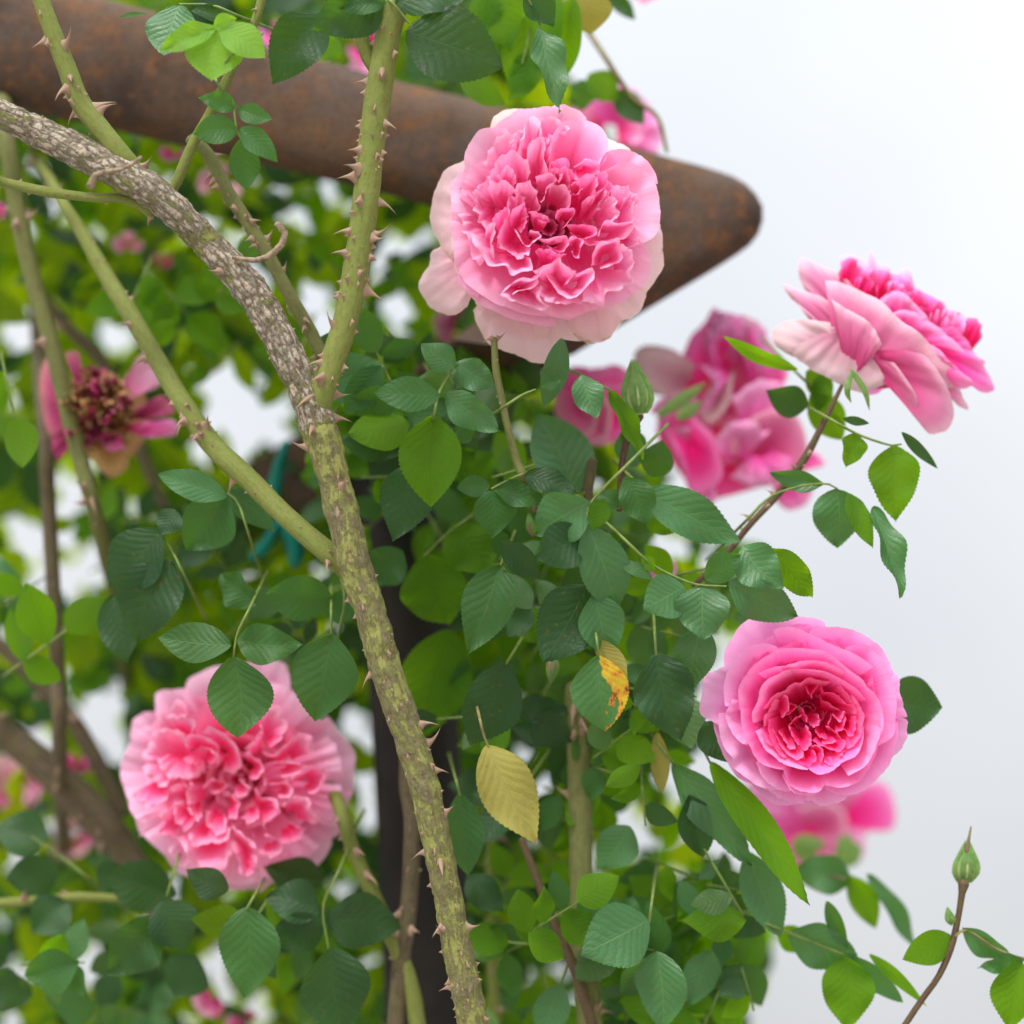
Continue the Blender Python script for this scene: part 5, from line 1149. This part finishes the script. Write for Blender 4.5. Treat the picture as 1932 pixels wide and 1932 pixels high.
LAND = [('the big top rose', 1030, 420), ('the beam tip', 1390, 400), ('the five-leaf sprig', 440, 250), ('the faded magenta rose', 200, 780), ('the cane fork', 600, 790),
  ('the lower left rose', 440, 1480), ('the lower right rose', 1530, 1340), ('the green bud', 1200, 750), ('the olive-yellow leaf', 965, 1500), ('the patched leaf', 1138, 1310),
  ('the big oval leaf', 810, 870), ('the pale-veined leaves', 1110, 1040), ('the lichen-covered cane', 100, 1500), ('the level green shoot', 120, 1700), ('the teal tape', 540, 1000),
  ('the bottom left corner', 20, 1920), ('the top left corner', 20, 20), ('the bottom edge centre', 966, 1925), ('the slanting bright leaf', 1440, 1570), ('the glossy bottom leaves', 1190, 1800), ('the upright stem top', 730, 20), ('the lower branch joint', 655, 1070)]
def where(u, v):
    nm, a, b = min(LAND, key=lambda q: math.hypot(q[1] - u, q[2] - v)); dx, dy = u - a, v - b; r = math.hypot(dx, dy)
    way = ('right of', 'below right of', 'below', 'below left of', 'left of', 'above left of', 'above', 'above right of')[int(((math.degrees(math.atan2(dy, dx)) + 22.5) % 360) // 45)]
    return ('close ' if r < 110 else '') + way + ' ' + nm
COLR = {'lit': 'yellow-green', 'dark': 'dark green', 'mid': 'mid-green', 'blue': 'blue-green'}
NUM = {2: 'two-leaf', 3: 'three-leaf', 4: 'four-leaf', 5: 'five-leaf', 6: 'six-leaf', 7: 'seven-leaf'}
byl = {}
for it in RAND:
    e, u, v, d, kd, cnt = it
    lab = ('soft' if d < .17 else 'blurred') + ' ' + COLR[kd] + ' ' + NUM[cnt] + ' sprig ' + where(u, v)
    byl.setdefault(lab, []).append(it)
ORD = ['leftmost', 'second from left', 'third from left', 'fourth from left', 'fifth from left', 'sixth from left']
for lab, its in byl.items():
    its.sort(key=lambda q: q[1])
    for i, it in enumerate(its):
        tag(it[0], lab if len(its) == 1 else lab + ', ' + ORD[min(i, 5)], 'rose leaves', 'out-of-focus leaf sprigs of the rose hedge')
# far mass of leaves, one object
def far_mass(name, label, count, d0, d1, seed, kinds, small=.8):
    rr = random.Random(seed); vs_, fs, mi, uvl = [], [], [], []
    order = list(kinds)
    n = 0; tr = 0
    while n < count and tr < count * 8:
        tr += 1
        u = rr.uniform(-120, 1520); v = rr.uniform(-60, 2000); d = rr.uniform(d0, d1); sc = (rr.uniform(small, 1.25) if rr.random() < .6 else rr.uniform(.42, .7)) / (1 + d)
        Lp = 118 * sc; wp = Lp * rr.uniform(.42, .72); ang = rr.uniform(0, 2 * PI); du, dv = math.cos(ang), math.sin(ang)
        if not all(clear(u + du * Lp * q, v + dv * Lp * q, wp * .40) for q in (.15, .5, .85)): continue
        a = C3(u, v, d); b = C3(u + du * Lp, v + dv * Lp, d + rr.uniform(-.6, .6) * Lp * S0)
        y = b - a; Ln = y.length; y.normalize(); s_ = y.cross(Vector((0, 0, 1))).normalized(); nn = s_.cross(y)
        ro = rr.uniform(-.7, .7); s_ = s_ * math.cos(ro) + nn * math.sin(ro); nn = s_.cross(y)
        w = wp * S0 * (1 + d); base = len(vs_)
        src = LEAF_LO[rr.randrange(5)]
        M = CM @ Matrix.Translation(a) @ Matrix((s_, y, nn)).transposed().to_4x4() @ Matrix.Diagonal((w, Ln, (w + Ln) / 2, 1))
        for q in src.vertices: vs_.append(M @ q.co)
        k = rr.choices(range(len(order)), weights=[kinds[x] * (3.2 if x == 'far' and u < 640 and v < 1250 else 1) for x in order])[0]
        for p in src.polygons: fs.append([base + i for i in p.vertices]); mi.append(k)
        n += 1
    me = bpy.data.meshes.new(name); me.from_pydata(vs_, [], fs)
    base_uv = [x.uv[:] for x in LEAF_LO[0].uv_layers[0].data]
    ul = me.uv_layers.new(name='UVMap'); fl = []
    for _ in range(n):
        for q in base_uv: fl += q
    ul.data.foreach_set('uv', fl)
    for x in order: me.materials.append(LM[x])
    me.polygons.foreach_set('material_index', mi); me.polygons.foreach_set('use_smooth', [True] * len(me.polygons)); me.update()
    o = bpy.data.objects.new(name, me); col.objects.link(o); tag(o, label, 'foliage', kind='stuff'); return o
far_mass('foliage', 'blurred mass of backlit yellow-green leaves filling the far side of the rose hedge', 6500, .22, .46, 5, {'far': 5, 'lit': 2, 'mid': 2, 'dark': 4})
print('sprays', made)
